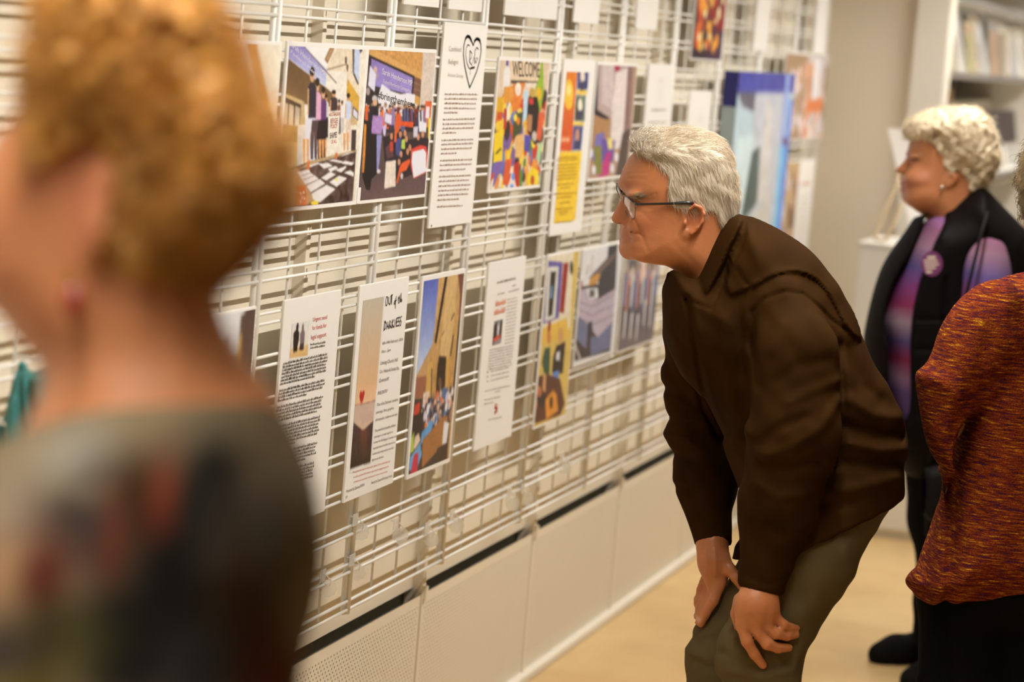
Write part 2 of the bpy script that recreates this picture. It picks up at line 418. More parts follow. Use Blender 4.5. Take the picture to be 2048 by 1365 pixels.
class Letters:
    """collects lettering in photograph crop pixels or poster units and builds one mesh per ink"""
    def __init__(self, t, lift=.0009): self.t = t; self.parts = {}; self.crop = None; self.lift = lift
    def p(self, x, y):
        if self.crop:
            x0, y0, k = self.crop; s, z = on_wall(x0+x/k, y0+y/k)
            return np.array([s-self.t['_s'], 0, self.t['_h']-(self.t['_z']-z)])
        return np.array([x*self.t['_w'], 0, (1-y)*self.t['_h']])
    def add(self, v, f, c): self.parts.setdefault(c, []).append((v, f))
    def text(self, s, a, b, up, c, res=2, shear=0):
        """baseline from a to b, cap top over a at up"""
        v, f = text_vf(s, res)
        if not len(v): return
        A, B, U = self.p(*a), self.p(*b), self.p(*up)
        x0, x1 = v[:, 0].min(), v[:, 0].max(); ex = (B-A)/(x1-x0); ey = (U-A)/.7
        q = A+(v[:, :1]-x0+shear*v[:, 1:2])*ex+v[:, 1:2]*ey
        self.add([tuple(r) for r in q], f, c)
    def bar(self, a, b, th, c):
        """flat stroke between two points, th in metres (height)"""
        A, B = self.p(*a), self.p(*b); d = np.array([0, 0, th/2])
        self.add([tuple(A-d), tuple(B-d), tuple(B+d), tuple(A+d)], [(0, 1, 2, 3)], c)
    def stroke(self, pts, th, c):
        P = [self.p(*q) for q in pts]; v, f = [], []
        for i, q in enumerate(P):
            d = P[min(i+1, len(P)-1)]-P[max(0, i-1)]; n = np.array([-d[2], 0, d[0]]); n = n/(np.linalg.norm(n)+1e-9)*th/2
            v += [tuple(q-n), tuple(q+n)]
        for i in range(len(P)-1): f.append((2*i, 2*i+2, 2*i+3, 2*i+1))
        self.add(v, f, c)
    def words(self, a, b, th, c, seed=0, wl=(.006, .022), gap=.004, end=1.0):
        """one line of print too small to read: word-length dashes with uneven tops"""
        r = random.Random(seed); A, B = self.p(*a), self.p(*b); L = np.linalg.norm(B-A); u = (B-A)/L; x = 0; v, f = [], []
        while x < L*end-.003:
            w = min(r.uniform(*wl), L*end-x)
            k = x
            while k < x+w-.0008:                       # letters of the word
                lw = r.uniform(.0011, .0019); hh = th*r.choice((.55, .6, .6, .9, 1.0)); n = len(v)
                p = A+u*k; q = A+u*min(k+lw, x+w)
                v += [tuple(p), tuple(q), tuple(q+np.array([0, 0, hh])), tuple(p+np.array([0, 0, hh]))]; f.append((n, n+1, n+2, n+3))
                k += lw+.0006
            x += w+gap
        if v: self.add(v, f, c)
    def build(self, name='lettering'):
        groups = []
        for c, parts in self.parts.items(): groups += [(c, [q]) for q in parts] if len(parts) <= 4 else [(c, parts)]
        for c, parts in groups:
            v, f = merge(parts)
            v = [(x, y-self.t['_th']-self.lift, z) for x, y, z in v]
            # keep every face towards the room
            ff = []
            for q in f:
                a, b, d = (np.array(v[q[i]]) for i in (0, 1, 2))
                ff.append(tuple(q) if np.cross(b-a, d-a)[1] < 0 else tuple(q)[::-1])
            o = link(name, mesh(name, v, ff), ink(c), self.t)
            if len(parts) > 4: o['kind'] = 'stuff'            # lines of small print
def inset(s, z, w, h, m=.008): return (s+m, z-m, w-2*m, h-2*m)
A3P, A3L, A4P = (.297, .42), (.42, .297), (.21, .297)
HAIRD, SKIN, SKIN2 = (52, 36, 28), (222, 170, 128), (206, 150, 108)
DARK = (34, 30, 32)
# ---- protest on the footpath under the purple sign
t = board('photo_poster', 4.476, -.046, *A3L, 'photo of people standing beneath a purple office sign beside papers laid on the ground', cat='photo poster')
c = Canvas(inset(4.476, -.046, *A3L), 120, 150, (236, 222, 196))
c.crop = (555, 70, 7.583)
c.poly([(110, 60), (1290, 160), (1230, 1365), (60, 1365)], (238, 226, 204))
c.poly([(310, 80), (830, 120), (710, 370), (760, 440), (730, 520)], (240, 234, 222))
c.poly([(820, 125), (890, 130), (770, 400), (755, 435), (708, 372)], (150, 104, 62)); c.poly([(835, 150), (870, 130), (765, 385), (730, 375)], (186, 146, 100))
c.poly([(900, 130), (1140, 150), (1140, 600), (1230, 740), (1240, 960), (1050, 660), (1040, 560), (740, 540), (770, 430)], (232, 212, 178))
c.poly([(1130, 150), (1165, 155), (1155, 570), (1135, 580)], (96, 78, 70)); c.poly([(1165, 155), (1290, 160), (1285, 230), (1240, 290), (1230, 720), (1155, 570)], (196, 206, 226)); c.poly([(1225, 160), (1290, 160), (1285, 235), (1250, 280)], (64, 50, 48)); c.poly([(1138, 590), (1160, 575), (1230, 740), (1212, 758)], (70, 54, 44))
c.poly([(1055, 660), (1235, 940), (1225, 1180), (1040, 900)], (214, 164, 62)); c.poly([(1045, 900), (1225, 1180), (1200, 1365), (1050, 1365)], (206, 172, 120))
c.poly([(1140, 1080), (1220, 1165), (1215, 1300), (1130, 1220)], (52, 44, 44)); c.poly([(1150, 1110), (1212, 1180), (1205, 1280), (1138, 1215)], (222, 214, 220))
c.poly([(120, 320), (560, 650), (870, 920), (900, 1100), (400, 1050), (90, 960)], (104, 76, 46), (128, 98, 62)); c.poly([(100, 880), (400, 1010), (420, 1365), (60, 1365)], (206, 174, 122))
c.poly([(90, 930), (355, 1060), (330, 1365), (70, 1365)], (58, 48, 40))
for x in (85, 175, 268): c.poly([(x, 1010+(x-85)*.35), (x+72, 1045+(x-85)*.35), (x+58, 1365), (x-15, 1365)], (190, 170, 136), (226, 210, 180))
c.poly([(130, 60), (310, 80), (740, 530), (725, 780), (115, 310)], (134, 116, 176), (198, 208, 230)); c.poly([(310, 80), (325, 82), (895, 725), (885, 738)], (92, 60, 56)); c.line([(115, 315), (725, 790)], 12, (226, 214, 206))
c.line([(740, 530), (1050, 440)], 16, (120, 84, 62)); c.poly([(1020, 330), (1048, 330), (1045, 430), (1018, 430)], (84, 66, 60)); c.poly([(1040, 440), (1070, 450), (1062, 560), (1045, 540)], (110, 84, 66))
for (x, tp, bt, w, sh, lg) in ((850, 840, 1500, 110, (66, 50, 50), (60, 50, 50)), (930, 980, 1500, 60, (120, 70, 60), (70, 60, 56)), (975, 1000, 1480, 60, (232, 226, 226), (200, 190, 180)), (1070, 890, 1620, 90, (206, 212, 232), (222, 196, 170)), (735, 900, 1560, 70, (214, 206, 204), (40, 36, 36))): c.person(x, tp, bt, w, HAIRD, SKIN2, sh, lg)
for (x, tp, bt, w, sh, lg) in ((690, 790, 1950, 95, (104, 58, 108), (38, 32, 34)), (600, 665, 1950, 115, (226, 172, 190), (84, 66, 72)), (520, 500, 1930, 130, (50, 44, 56), (222, 216, 220))): c.person(x, tp, bt, w, HAIRD, SKIN, sh, lg)
c.crop = (555, 240, 7.583)
c.poly([(30, 60), (310, 90), (300, 330), (20, 330)], (150, 118, 48), noise=22, cells=40); c.poly([(20, 330), (300, 330), (290, 760), (10, 800)], (212, 170, 104), (222, 186, 128)); c.poly([(300, 100), (410, 105), (400, 300), (360, 690), (295, 720)], (222, 214, 198))
c.poly([(20, 780), (300, 700), (500, 620), (1190, 460), (1130, 1280), (10, 1360)], (88, 66, 58), noise=34, cells=30)
c.poly([(500, 620), (1190, 450), (1185, 480), (620, 640), (300, 760)], (190, 158, 112))
c.poly([(10, 790), (300, 720), (420, 990), (520, 1140), (550, 1210), (440, 1290), (10, 1330)], (196, 150, 104)); c.poly([(290, 1010), (420, 990), (440, 1290), (280, 1300)], (214, 92, 40))
for x, y in ((350, 1120), (395, 1100), (370, 1180), (405, 1190), (350, 1240)): c.ell(x, y, 12, 22, (244, 226, 212))
for P in ([(300, 790), (470, 745), (500, 800), (340, 855)], [(340, 860), (500, 805), (555, 840), (375, 910)], [(380, 915), (560, 845), (625, 895), (420, 985)], [(430, 1000), (640, 895), (720, 965), (500, 1100)], [(510, 1115), (740, 985), (875, 1050), (640, 1250), (545, 1220)], [(655, 880), (800, 785), (880, 830), (730, 920)], [(780, 945), (930, 845), (1055, 885), (890, 1015)], [(620, 670), (760, 650), (830, 700), (700, 740)], [(760, 745), (870, 700), (920, 730), (800, 790)], [(870, 760), (1030, 700), (1040, 720), (960, 800)], [(1000, 800), (1100, 765), (1150, 800), (1150, 860)], [(740, 610), (860, 600), (1000, 630), (960, 655)], [(960, 660), (1020, 620), (1160, 650), (1120, 690)], [(420, 705), (600, 650), (660, 655), (480, 720)], [(900, 590), (1050, 500), (1180, 480), (1000, 540)]): c.poly(P, (238, 228, 216))
c.ell(560, 1260, 60, 34, (240, 210, 60)); c.ell(890, 905, 24, 16, (240, 220, 70)); c.poly([(445, 610), (485, 605), (480, 750), (445, 755)], (224, 112, 52)); c.poly([(870, 500), (905, 495), (900, 590), (865, 590)], (224, 120, 60))
for x, y0, y1, w in ((455, 290, 640, 40), (400, 290, 660, 40), (640, 290, 580, 42), (685, 290, 570, 36), (725, 280, 560, 30), (1010, 200, 470, 36), (1060, 190, 460, 34)): c.poly([(x-w/2, y0), (x+w/2, y0), (x+w*.3, y1), (x-w*.3, y1)], (226, 160, 96))
for x, y0, y1, w in ((520, 0, 600, 70), (575, 0, 580, 60)): c.poly([(x-w/2, y0), (x+w/2, y0), (x+w*.2, y1), (x-w*.3, y1)], (84, 66, 68))
c.poly([(420, 0), (520, 0), (490, 290), (400, 285)], (226, 220, 222)); c.poly([(610, 0), (750, 0), (735, 290), (590, 300)], (36, 30, 32)); c.poly([(1120, 150), (1190, 150), (1180, 460), (1110, 470)], (76, 56, 50))
c.poly([(765, 0), (935, 0), (905, 370), (760, 395)], (240, 226, 204)); c.crop = (555, 70, 7.583); c.poly([(775, 1160), (945, 1145), (930, 1365), (765, 1365)], (240, 226, 204))
put_print(t, c)
L = Letters(t); L.crop = (555, 70, 7.583)
L.text('Sarah Henderson MP', (172, 150), (720, 640), (180, 70), (240, 236, 244)); L.text('Federal Member', (188, 270), (690, 720), (196, 215), (236, 232, 244))
L.text('AUSTRALIAN', (775, 1235), (940, 1222), (778, 1175), (176, 84, 52)); L.text('REFUGEE', (795, 1345), (905, 1335), (798, 1265), (176, 84, 52))
L.crop = (555, 240, 7.583); L.text('POLICY', (795, 130), (900, 120), (797, 65), (196, 96, 56)); L.text('SHAMES', (785, 285), (895, 265), (787, 195), (92, 58, 50)); L.text('US ALL', (805, 360), (890, 345), (806, 305), (206, 96, 50))
L.build()
# ---- #bringthemhere
t = board('photo_poster', 4.896, -.046, *A3L, 'photo of a crowd with a hand-lettered banner under a purple office sign on brick', cat='photo poster')
c = Canvas(inset(4.896, -.046, *A3L, .007), 120, 150, (90, 72, 66)); c.crop = (700, 80, 7.583)
c.poly([(270, 90), (1110, 170), (1050, 880), (960, 540), (290, 230)], (206, 148, 80), noise=12, cells=50); c.poly([(280, 105), (1095, 500), (1075, 610), (970, 545), (280, 215)], (214, 160, 90)); c.line([(330, 105), (900, 410)], 8, (178, 122, 66))
c.poly([(960, 545), (1075, 600), (1055, 870), (940, 830)], (118, 82, 60)); c.line([(965, 640), (1065, 690)], 8, (190, 150, 120)); c.line([(960, 740), (1060, 775)], 8, (190, 150, 120)); c.poly([(950, 820), (1055, 870), (1045, 1000), (960, 980)], (210, 156, 80))
c.poly([(1105, 170), (1300, 190), (1260, 1200), (1040, 1200)], (214, 194, 172)); c.poly([(290, 225), (975, 545), (950, 840), (370, 720), (280, 420)], (40, 32, 32)); c.poly([(320, 280), (950, 575), (930, 830), (370, 700), (310, 560)], (140, 118, 176), (156, 140, 196))
c.ell(380, 450, 26, 50, (206, 170, 140)); c.ell(395, 545, 36, 60, (170, 142, 160))
c.poly([(220, 700), (420, 720), (1250, 1100), (1230, 1400), (200, 1400)], (46, 38, 40))
c.poly([(480, 665), (620, 775), (760, 825), (880, 805), (985, 830), (960, 1130), (810, 1130), (640, 1050), (440, 1015), (410, 880)], (232, 226, 222)); c.poly([(300, 385), (390, 520), (370, 790), (270, 690)], (222, 216, 228))
rr = random.Random(4)
for i in range(46):
    x = 250+i*22; y = 1010+rr.uniform(-40, 110)+max(0, (500-x)*-.05); c.ell(x, y, 20, 34, rr.choice((SKIN, SKIN2, (190, 130, 92), (150, 100, 70)))); c.ell(x, y-24, 22, 22, rr.choice((HAIRD, (70, 50, 40), (150, 120, 90), (206, 196, 184)))); c.poly([(x-30, y+30), (x+30, y+30), (x+26, y+260), (x-26, y+260)], rr.choice(((44, 40, 44), (60, 54, 74), (150, 120, 150), (222, 110, 60), (90, 96, 130), (120, 40, 40), (220, 214, 214))))
c.ell(370, 890, 40, 50, (200, 190, 180)); c.ell(375, 950, 34, 50, SKIN); c.poly([(300, 1000), (430, 1000), (420, 1400), (250, 1400)], (34, 32, 40)); c.ell(270, 780, 30, 60, (170, 150, 140)); c.poly([(230, 1000), (270, 990), (250, 1400), (215, 1400)], (224, 96, 44))
c.poly([(340, 1145), (500, 1160), (480, 1400), (325, 1400)], (172, 130, 180)); c.poly([(380, 1200), (440, 1200), (430, 1400), (370, 1400)], (196, 160, 196)); c.poly([(520, 1095), (640, 1130), (630, 1300), (510, 1250)], (120, 96, 150)); c.poly([(530, 1110), (632, 1142), (622, 1285), (520, 1240)], (226, 216, 228))
c.poly([(1140, 925), (1250, 930), (1240, 1200), (1130, 1180)], (220, 100, 54)); c.poly([(1155, 1010), (1205, 1015), (1195, 1190), (1140, 1180)], (232, 222, 220)); c.poly([(1185, 1180), (1250, 1190), (1245, 1400), (1180, 1400)], (238, 204, 40)); c.poly([(1055, 1230), (1160, 1260), (1150, 1400), (1045, 1390)], (232, 224, 222))
c.poly([(690, 1130), (760, 1100), (780, 1250), (940, 1260), (960, 1330), (760, 1300), (730, 1400), (680, 1400)], (226, 92, 44))
c.crop = (700, 240, 7.583)
c.poly([(130, 820), (400, 760), (1190, 640), (1160, 1180), (140, 1250)], (88, 70, 68), (110, 84, 78)); c.poly([(220, 0), (430, 60), (400, 820), (320, 900), (300, 1060), (240, 1060), (180, 860)], (26, 24, 28)); c.poly([(210, 60), (245, 60), (225, 560), (205, 800), (180, 800)], (224, 140, 50))
c.poly([(330, 0), (490, 0), (470, 215), (320, 205)], (176, 134, 186)); c.poly([(400, 220), (480, 230), (430, 750), (400, 760)], (150, 146, 190)); c.poly([(490, 100), (550, 60), (530, 250), (500, 220)], (210, 196, 222)); c.ell(430, 780, 30, 30, (214, 204, 200))
c.poly([(490, 260), (720, 200), (900, 300), (1180, 260), (1190, 700), (880, 860), (700, 900), (520, 640)], (42, 34, 40)); c.poly([(690, 300), (770, 260), (760, 560), (690, 520)], (66, 76, 128)); c.poly([(780, 300), (830, 290), (830, 440), (770, 440)], (176, 196, 80)); c.poly([(530, 420), (640, 330), (650, 560), (560, 590)], (96, 60, 66)); c.poly([(600, 330), (650, 330), (650, 480), (600, 470)], (196, 70, 46))
for x, y in ((625, 250), (760, 220), (830, 200), (850, 290), (1100, 220), (1030, 260), (870, 480), (770, 520), (905, 420), (740, 640)): c.ell(x, y, 22, 50, (206, 140, 100))
c.poly([(680, 20), (720, 20), (700, 330), (665, 340)], (226, 96, 46)); c.poly([(770, 20), (960, 30), (950, 110), (780, 80)], (226, 84, 40)); c.poly([(1050, 20), (1160, 50), (1145, 160), (1040, 130)], (232, 226, 224)); c.poly([(960, 105), (1030, 100), (1015, 260), (955, 260)], (206, 200, 206)); c.poly([(1185, 0), (1240, 0), (1225, 300), (1180, 290)], (240, 208, 44))
c.poly([(920, 450), (1060, 380), (1150, 400), (1170, 500), (1170, 790), (960, 895), (915, 700)], (220, 70, 56)); c.poly([(940, 490), (1110, 440), (1150, 500), (1150, 720), (1175, 770), (960, 880), (930, 640)], (232, 226, 232))
c.poly([(745, 720), (790, 650), (900, 590), (910, 640), (850, 760), (760, 800), (720, 960), (695, 960)], (228, 92, 44)); c.poly([(540, 630), (690, 615), (685, 1005), (515, 1045)], (232, 214, 190)); c.ell(780, 850, 22, 50, (206, 190, 180))
put_print(t, c)
L = Letters(t); L.crop = (700, 80, 7.583)
L.text('Sarah Henderson MP', (482, 515), (935, 700), (485, 425), (244, 242, 250)); L.text('Federal Member for Corangamite', (500, 655), (912, 800), (502, 595), (236, 232, 246)); L.text('#bringthemhere', (410, 880), (972, 1040), (412, 760), (58, 48, 46))
box('number_tag', .0, .018, -.0062, -.005, .002, .032, M_BOARD, t); L.crop = None; L.text('16', (.014, .965), (.034, .965), (.014, .93), (40, 36, 34)); L.build()
# ---- landscape print half hidden behind the woman with curly hair
t = board('photo_poster', 4.03, -.048, *A3L, 'photo of a sunlit cream building gable', cat='photo poster')
c = Canvas(inset(4.03, -.048, *A3L, .006), 60, 50, (238, 220, 180)); c.poly([(.55, 0), (1, 0), (1, 1), (.75, 1)], (240, 226, 196), raw=True); c.poly([(.62, 0), (.72, 0), (1, .5), (.98, .62)], (196, 136, 70), raw=True); c.poly([(0, .4), (.6, .6), (.6, 1), (0, 1)], (190, 150, 90), raw=True); c.poly([(.1, .6), (.4, .65), (.4, 1), (.1, 1)], (90, 70, 50), raw=True); put_print(t, c)
# ---- Combined Refugee Action Group sheet
t = board('text_poster', 5.356, .011, *A3P, 'white text sheet headed by an inked heart drawing with initials inside')
L = Letters(t); L.crop = (850, 30, 6.5); K = (58, 50, 44)
L.stroke([(622, 398), (600, 335), (575, 285), (545, 275), (518, 320), (500, 400), (495, 520), (510, 650), (540, 800), (575, 945)], .0042, K); L.stroke([(622, 398), (640, 340), (670, 310), (700, 320), (722, 380), (724, 470), (705, 600), (665, 740), (610, 870), (575, 945)], .0042, K)
L.stroke([(600, 335), (575, 285), (545, 275), (520, 310)], .007, K); L.stroke([(635, 345), (665, 308), (700, 320), (715, 350)], .007, K)
L.stroke([(575, 400), (550, 385), (530, 430), (525, 520), (540, 620), (565, 690)], .0022, K); L.stroke([(580, 460), (575, 620)], .0026, K); L.stroke([(580, 460), (605, 500), (595, 560), (572, 600), (605, 660)], .002, K)
L.stroke([(610, 640), (625, 540), (640, 640)], .0018, K); L.stroke([(690, 450), (668, 420), (645, 460), (640, 560), (655, 630), (680, 560), (660, 560)], .0026, K); L.stroke([(585, 695), (640, 680)], .005, K); L.stroke([(565, 690), (585, 700), (578, 780)], .002, K)
G = (196, 188, 172); L.text('Combined', (305, 470), (465, 480), (308, 400), G); L.text('Refugee', (300, 640), (425, 640), (303, 570), G); L.text('Action Group', (290, 800), (490, 815), (293, 750), G)
B = (150, 118, 92)
for i, (y, e) in enumerate(((1040, 1), (1100, 1), (1160, .95), (1222, .95), (1280, .4))): L.words((250-i*2, y), (680-i*3, y+4), .0042, B, i, end=e)
L.crop = (850, 230, 5.687)
for i, (y, e) in enumerate(((62, 1), (115, 1), (165, .98), (215, .45), (298, 1), (345, 1), (398, .98), (450, .5), (530, 1), (582, 1), (638, .8), (712, 1), (765, .95), (820, 1), (872, .96), (924, .96), (978, .7), (1055, .8))):
    L.words((205-y*.07, y), (565-y*.07, y-8-y*.012), .0042, B, 10+i, end=e)
L.text('1', (66, 1272), (74, 1271), (66, 1248), (70, 64, 60)); L.build()
# ---- welcome hamper
t = board('photo_poster', 5.762, -.053, *A3L, 'photo of colourful groceries heaped below a wooden welcome sign', cat='photo poster')
c = Canvas(inset(5.762, -.053, *A3L), 110, 130, (224, 196, 162)); c.crop = (970, 90, 4.403)
c.blobs((0, .3, 1, 1), 260, [(236, 180, 50), (228, 120, 40), (244, 208, 70), (206, 70, 36), (120, 92, 150), (86, 120, 60), (240, 224, 190), (60, 46, 44), (90, 120, 180), (232, 150, 60)], .09, 3, True, 1.4)
c.poly([(225, 125), (480, 145), (470, 320), (225, 310)], (232, 204, 166)); c.poly([(225, 310), (470, 320), (455, 380), (225, 335)], (70, 54, 44)); c.poly([(350, 330), (460, 335), (450, 380), (350, 370)], (240, 220, 190))
c.poly([(160, 230), (185, 180), (205, 180), (222, 240), (210, 400), (155, 400)], (236, 226, 212)); c.poly([(185, 115), (205, 115), (203, 185), (182, 185)], (66, 66, 140)); c.poly([(165, 370), (245, 360), (235, 500), (165, 520)], (224, 150, 60)); c.poly([(245, 340), (350, 330), (300, 560), (240, 600)], (230, 130, 50)); c.ell(290, 390, 28, 60, (244, 222, 196))
c.poly([(490, 140), (510, 140), (515, 420), (470, 660), (450, 560), (440, 380), (470, 300)], (150, 180, 50)); c.ell(470, 430, 26, 60, (226, 180, 50)); c.poly([(390, 440), (460, 460), (475, 560), (470, 860), (430, 880), (370, 760), (365, 520)], (38, 32, 32)); c.ell(415, 420, 26, 44, (196, 160, 80)); c.poly([(385, 470), (425, 475), (422, 525), (385, 520)], (214, 60, 50)); c.poly([(375, 610), (415, 620), (405, 770), (365, 750)], (190, 130, 90)); c.ell(433, 805, 22, 44, (206, 190, 170))
c.poly([(340, 400), (380, 400), (365, 640), (330, 690)], (190, 214, 236)); c.poly([(115, 460), (165, 460), (150, 650), (100, 650)], (224, 170, 40)); c.poly([(110, 590), (155, 590), (148, 660), (100, 660)], (206, 80, 36)); c.poly([(95, 680), (150, 660), (150, 760), (90, 750)], (236, 196, 60)); c.poly([(80, 780), (160, 740), (150, 1020), (70, 1040)], (242, 206, 40)); c.line([(95, 960), (140, 910)], 14, (70, 60, 30)); c.poly([(165, 560), (190, 560), (185, 740), (160, 740)], (196, 60, 40)); c.poly([(250, 610), (330, 590), (320, 760), (240, 840)], (70, 80, 50)); c.ell(265, 640, 16, 34, (240, 210, 70)); c.ell(290, 670, 16, 34, (226, 130, 40)); c.poly([(270, 800), (335, 780), (320, 1000), (260, 990)], (230, 180, 110))
c.poly([(90, 1030), (165, 1020), (75, 1250), (65, 1245)], (128, 96, 160)); c.poly([(345, 790), (400, 800), (385, 950), (340, 930)], (84, 76, 160)); c.poly([(470, 600), (520, 580), (490, 850), (450, 830)], (222, 96, 60)); c.poly([(470, 870), (505, 850), (480, 1050), (450, 1000)], (176, 206, 150)); c.poly([(380, 1130), (410, 1070), (470, 1110), (470, 1240), (370, 1250)], (244, 208, 50)); c.ell(415, 1190, 16, 44, (190, 70, 40)); c.poly([(250, 1050), (300, 1020), (300, 1260), (260, 1250)], (200, 56, 40)); c.poly([(300, 1100), (330, 1100), (325, 1250), (300, 1250)], (90, 140, 60)); c.poly([(180, 1010), (240, 1000), (195, 1240), (150, 1230)], (226, 96, 50)); c.poly([(240, 1080), (262, 1200), (275, 1260), (190, 1265), (220, 1180)], (236, 220, 200)); c.ell(245, 1160, 14, 34, (96, 150, 220)); c.ell(235, 1245, 16, 20, (96, 150, 220))
put_print(t, c); L = Letters(t); L.crop = (970, 90, 4.403); L.text('WELCOME', (240, 275), (478, 285), (238, 135), (70, 50, 38), shear=0); L.build()
# ---- yellow programme
t = board('text_poster', 6.302, -.05, *A3P, 'white sheet with orange photo panels above a yellow text block')
c = Canvas((6.302+.028, -.05-.03, .243, .36), 70, 110, (238, 230, 216)); c.crop = (1080, 100, 3.592)
c.poly([(160, 128), (268, 132), (225, 730), (112, 725)], (228, 130, 44), (214, 80, 40)); c.ell(205, 320, 34, 110, (246, 190, 60)); c.ell(205, 290, 18, 40, (250, 220, 130)); c.poly([(135, 630), (210, 628), (208, 660), (133, 660)], (240, 170, 120)); c.poly([(112, 692), (145, 692), (142, 725), (112, 725)], (246, 226, 120))
for P, q, z in (([(268, 135), (350, 140), (340, 285), (262, 280)], (70, 76, 130), (240, 220, 190)), ([(258, 322), (328, 328), (318, 515), (245, 510)], (96, 110, 90), (244, 230, 200)), ([(238, 545), (310, 545), (292, 722), (226, 725)], (84, 92, 140), (196, 140, 110))):
    c.poly(P, q, noise=40, cells=20); x = np.mean([p[0] for p in P]); y = np.mean([p[1] for p in P]); c.ell(x, y-20, 16, 50, z); c.poly([(x-20, y+20), (x+22, y+10), (x+12, y+80), (x-22, y+80)], (60, 60, 90))
c.poly([(262, 288), (338, 295), (334, 322), (258, 316)], (244, 196, 60)); c.poly([(238, 518), (314, 520), (312, 543), (234, 541)], (244, 200, 50)); c.poly([(112, 735), (300, 728), (248, 1255), (60, 1278)], (246, 200, 50))
put_print(t, c); L = Letters(t); L.crop = (1080, 100, 3.592)
for i, (y, a, e) in enumerate(((782, 125, 270), (800, 118, 266), (835, 116, 268), (860, 112, 262), (884, 112, 268), (910, 108, 262), (935, 108, 250), (975, 118, 245), (1000, 145, 215), (1042, 95, 260), (1068, 120, 228), (1108, 135, 210), (1150, 110, 228), (1172, 130, 200), (1192, 140, 186), (1245, 110, 230))): L.words((a, y), (e, y-10), .0045, (176, 132, 36), 40+i)
L.build(); box('number_tag', .262, .29, -.0062, -.005, .035, .065, M_BOARD, t)
# ---- purple flowers and garments
t = board('photo_poster', 6.615, -.052, *A3L, 'photo of a cloth hanging over purple and pink bunches on brown floor', cat='photo poster')
c = Canvas(inset(6.615, -.052, *A3L, .008), 90, 100, (176, 140, 112)); c.crop = (1080, 100, 3.592)
c.poly([(400, 90), (665, 100), (640, 520), (480, 490), (400, 430), (360, 480)], (186, 160, 150)); c.poly([(398, 88), (420, 90), (410, 430), (500, 490), (480, 510), (365, 450)], (40, 34, 40)); c.poly([(450, 95), (530, 100), (520, 440), (440, 380)], (206, 186, 176)); c.poly([(535, 95), (580, 100), (570, 150), (540, 165)], (170, 40, 76)); c.poly([(545, 160), (630, 130), (590, 700), (500, 720), (520, 400)], (228, 212, 198)); c.poly([(630, 110), (665, 105), (640, 600), (600, 590)], (140, 106, 100))
c.poly([(360, 480), (500, 500), (480, 720), (330, 900)], (176, 130, 86)); c.poly([(590, 600), (650, 560), (610, 910), (540, 910)], (84, 70, 62)); c.poly([(400, 610), (460, 590), (470, 760), (430, 900), (370, 780)], (120, 110, 170)); c.poly([(440, 640), (540, 650), (520, 800), (450, 830)], (104, 76, 150)); c.poly([(480, 740), (510, 730), (490, 900), (410, 920)], (196, 50, 120)); c.poly([(385, 690), (440, 690), (445, 900), (390, 890)], (130, 128, 60)); c.poly([(480, 640), (520, 630), (520, 710), (490, 715)], (232, 212, 120))
for x, y in ((385, 860), (518, 850), (365, 740), (548, 770)): c.ell(x, y, 14, 34, (232, 220, 216))
put_print(t, c)
# ---- two pale text sheets behind the man's head
t = board('text_poster', 7.17, -.05, *A3P, 'white sheet with a faint logo and a small dark portrait photo')
c = Canvas((7.17+.09, -.05-.19, .12, .08), 24, 24, (196, 150, 120)); c.poly([(.35, 0), (.65, 0), (.6, 1), (.4, 1)], (50, 40, 40), raw=True); c.poly([(0, .6), (.3, .5), (.3, 1), (0, 1)], (226, 110, 60), raw=True); c.poly([(.7, .6), (1, .5), (1, 1), (.7, 1)], (226, 110, 60), raw=True); put_print(t, c)
L = Letters(t); L.words((.2, .30), (.8, .30), .006, (150, 140, 130), 1); L.words((.15, .38), (.85, .38), .006, (190, 180, 170), 2); L.stroke([(.5, .12), (.43, .09), (.4, .14), (.5, .24), (.6, .14), (.56, .09), (.5, .12)], .002, (190, 184, 174)); L.build()
t = board('text_poster', 7.70, -.12, *A3P, 'white sheet with a faint pencil-like logo beside the blue canvas')
L = Letters(t); L.stroke([(.55, .2), (.48, .16), (.45, .25), (.55, .4), (.66, .25), (.62, .17), (.55, .2)], .002, (190, 184, 174)); L.words((.2, .5), (.8, .5), .005, (180, 172, 162), 3); L.build()
# ---- candle photo
t = board('photo_poster', 7.66, .263, *A3L, 'photo of glowing red and amber candles in the dark', cat='photo poster')
c = Canvas(inset(7.66, .263, *A3L, .005), 80, 70, (44, 22, 44)); c.poly([(.55, 0), (1, 0), (1, 1), (.5, 1)], (60, 30, 60), raw=True); c.blobs((.1, 0, .95, .85), 40, [(150, 36, 30), (190, 60, 30), (120, 30, 40), (206, 80, 30)], .2, 4, True, 1.3); c.blobs((.1, .3, .95, .9), 34, [(246, 190, 80), (250, 160, 50), (236, 110, 40), (252, 226, 170)], .09, 8, True, 1.3); put_print(t, c)
# ---- A4 sheets of the upper row, their lower edges in view
for i, (s, w, lb) in enumerate(((5.085, .222, 'blank white sheet clipped above the crowd photo'), (5.372, .23, 'blank white sheet clipped directly above the heart drawing sheet'), (5.775, .213, 'blank white sheet above the groceries photo, nearer the heart drawing sheet'), (5.99, .213, 'blank white sheet above the groceries photo, nearer the yellow programme'), (6.355, .235, 'blank white sheet clipped above the yellow programme'), (6.98, .235, 'blank white sheet clipped above the hanging cloth photo'), (8.55, .225, 'blank white sheet clipped above the blue canvas'), (9.62, .225, 'blank white sheet at the far top end of the grid'))):
    board('paper_sheet', s, .037+.297-(.10 if i > 6 else .03 if i == 6 else 0), w, .297, lb, cat='sheet')
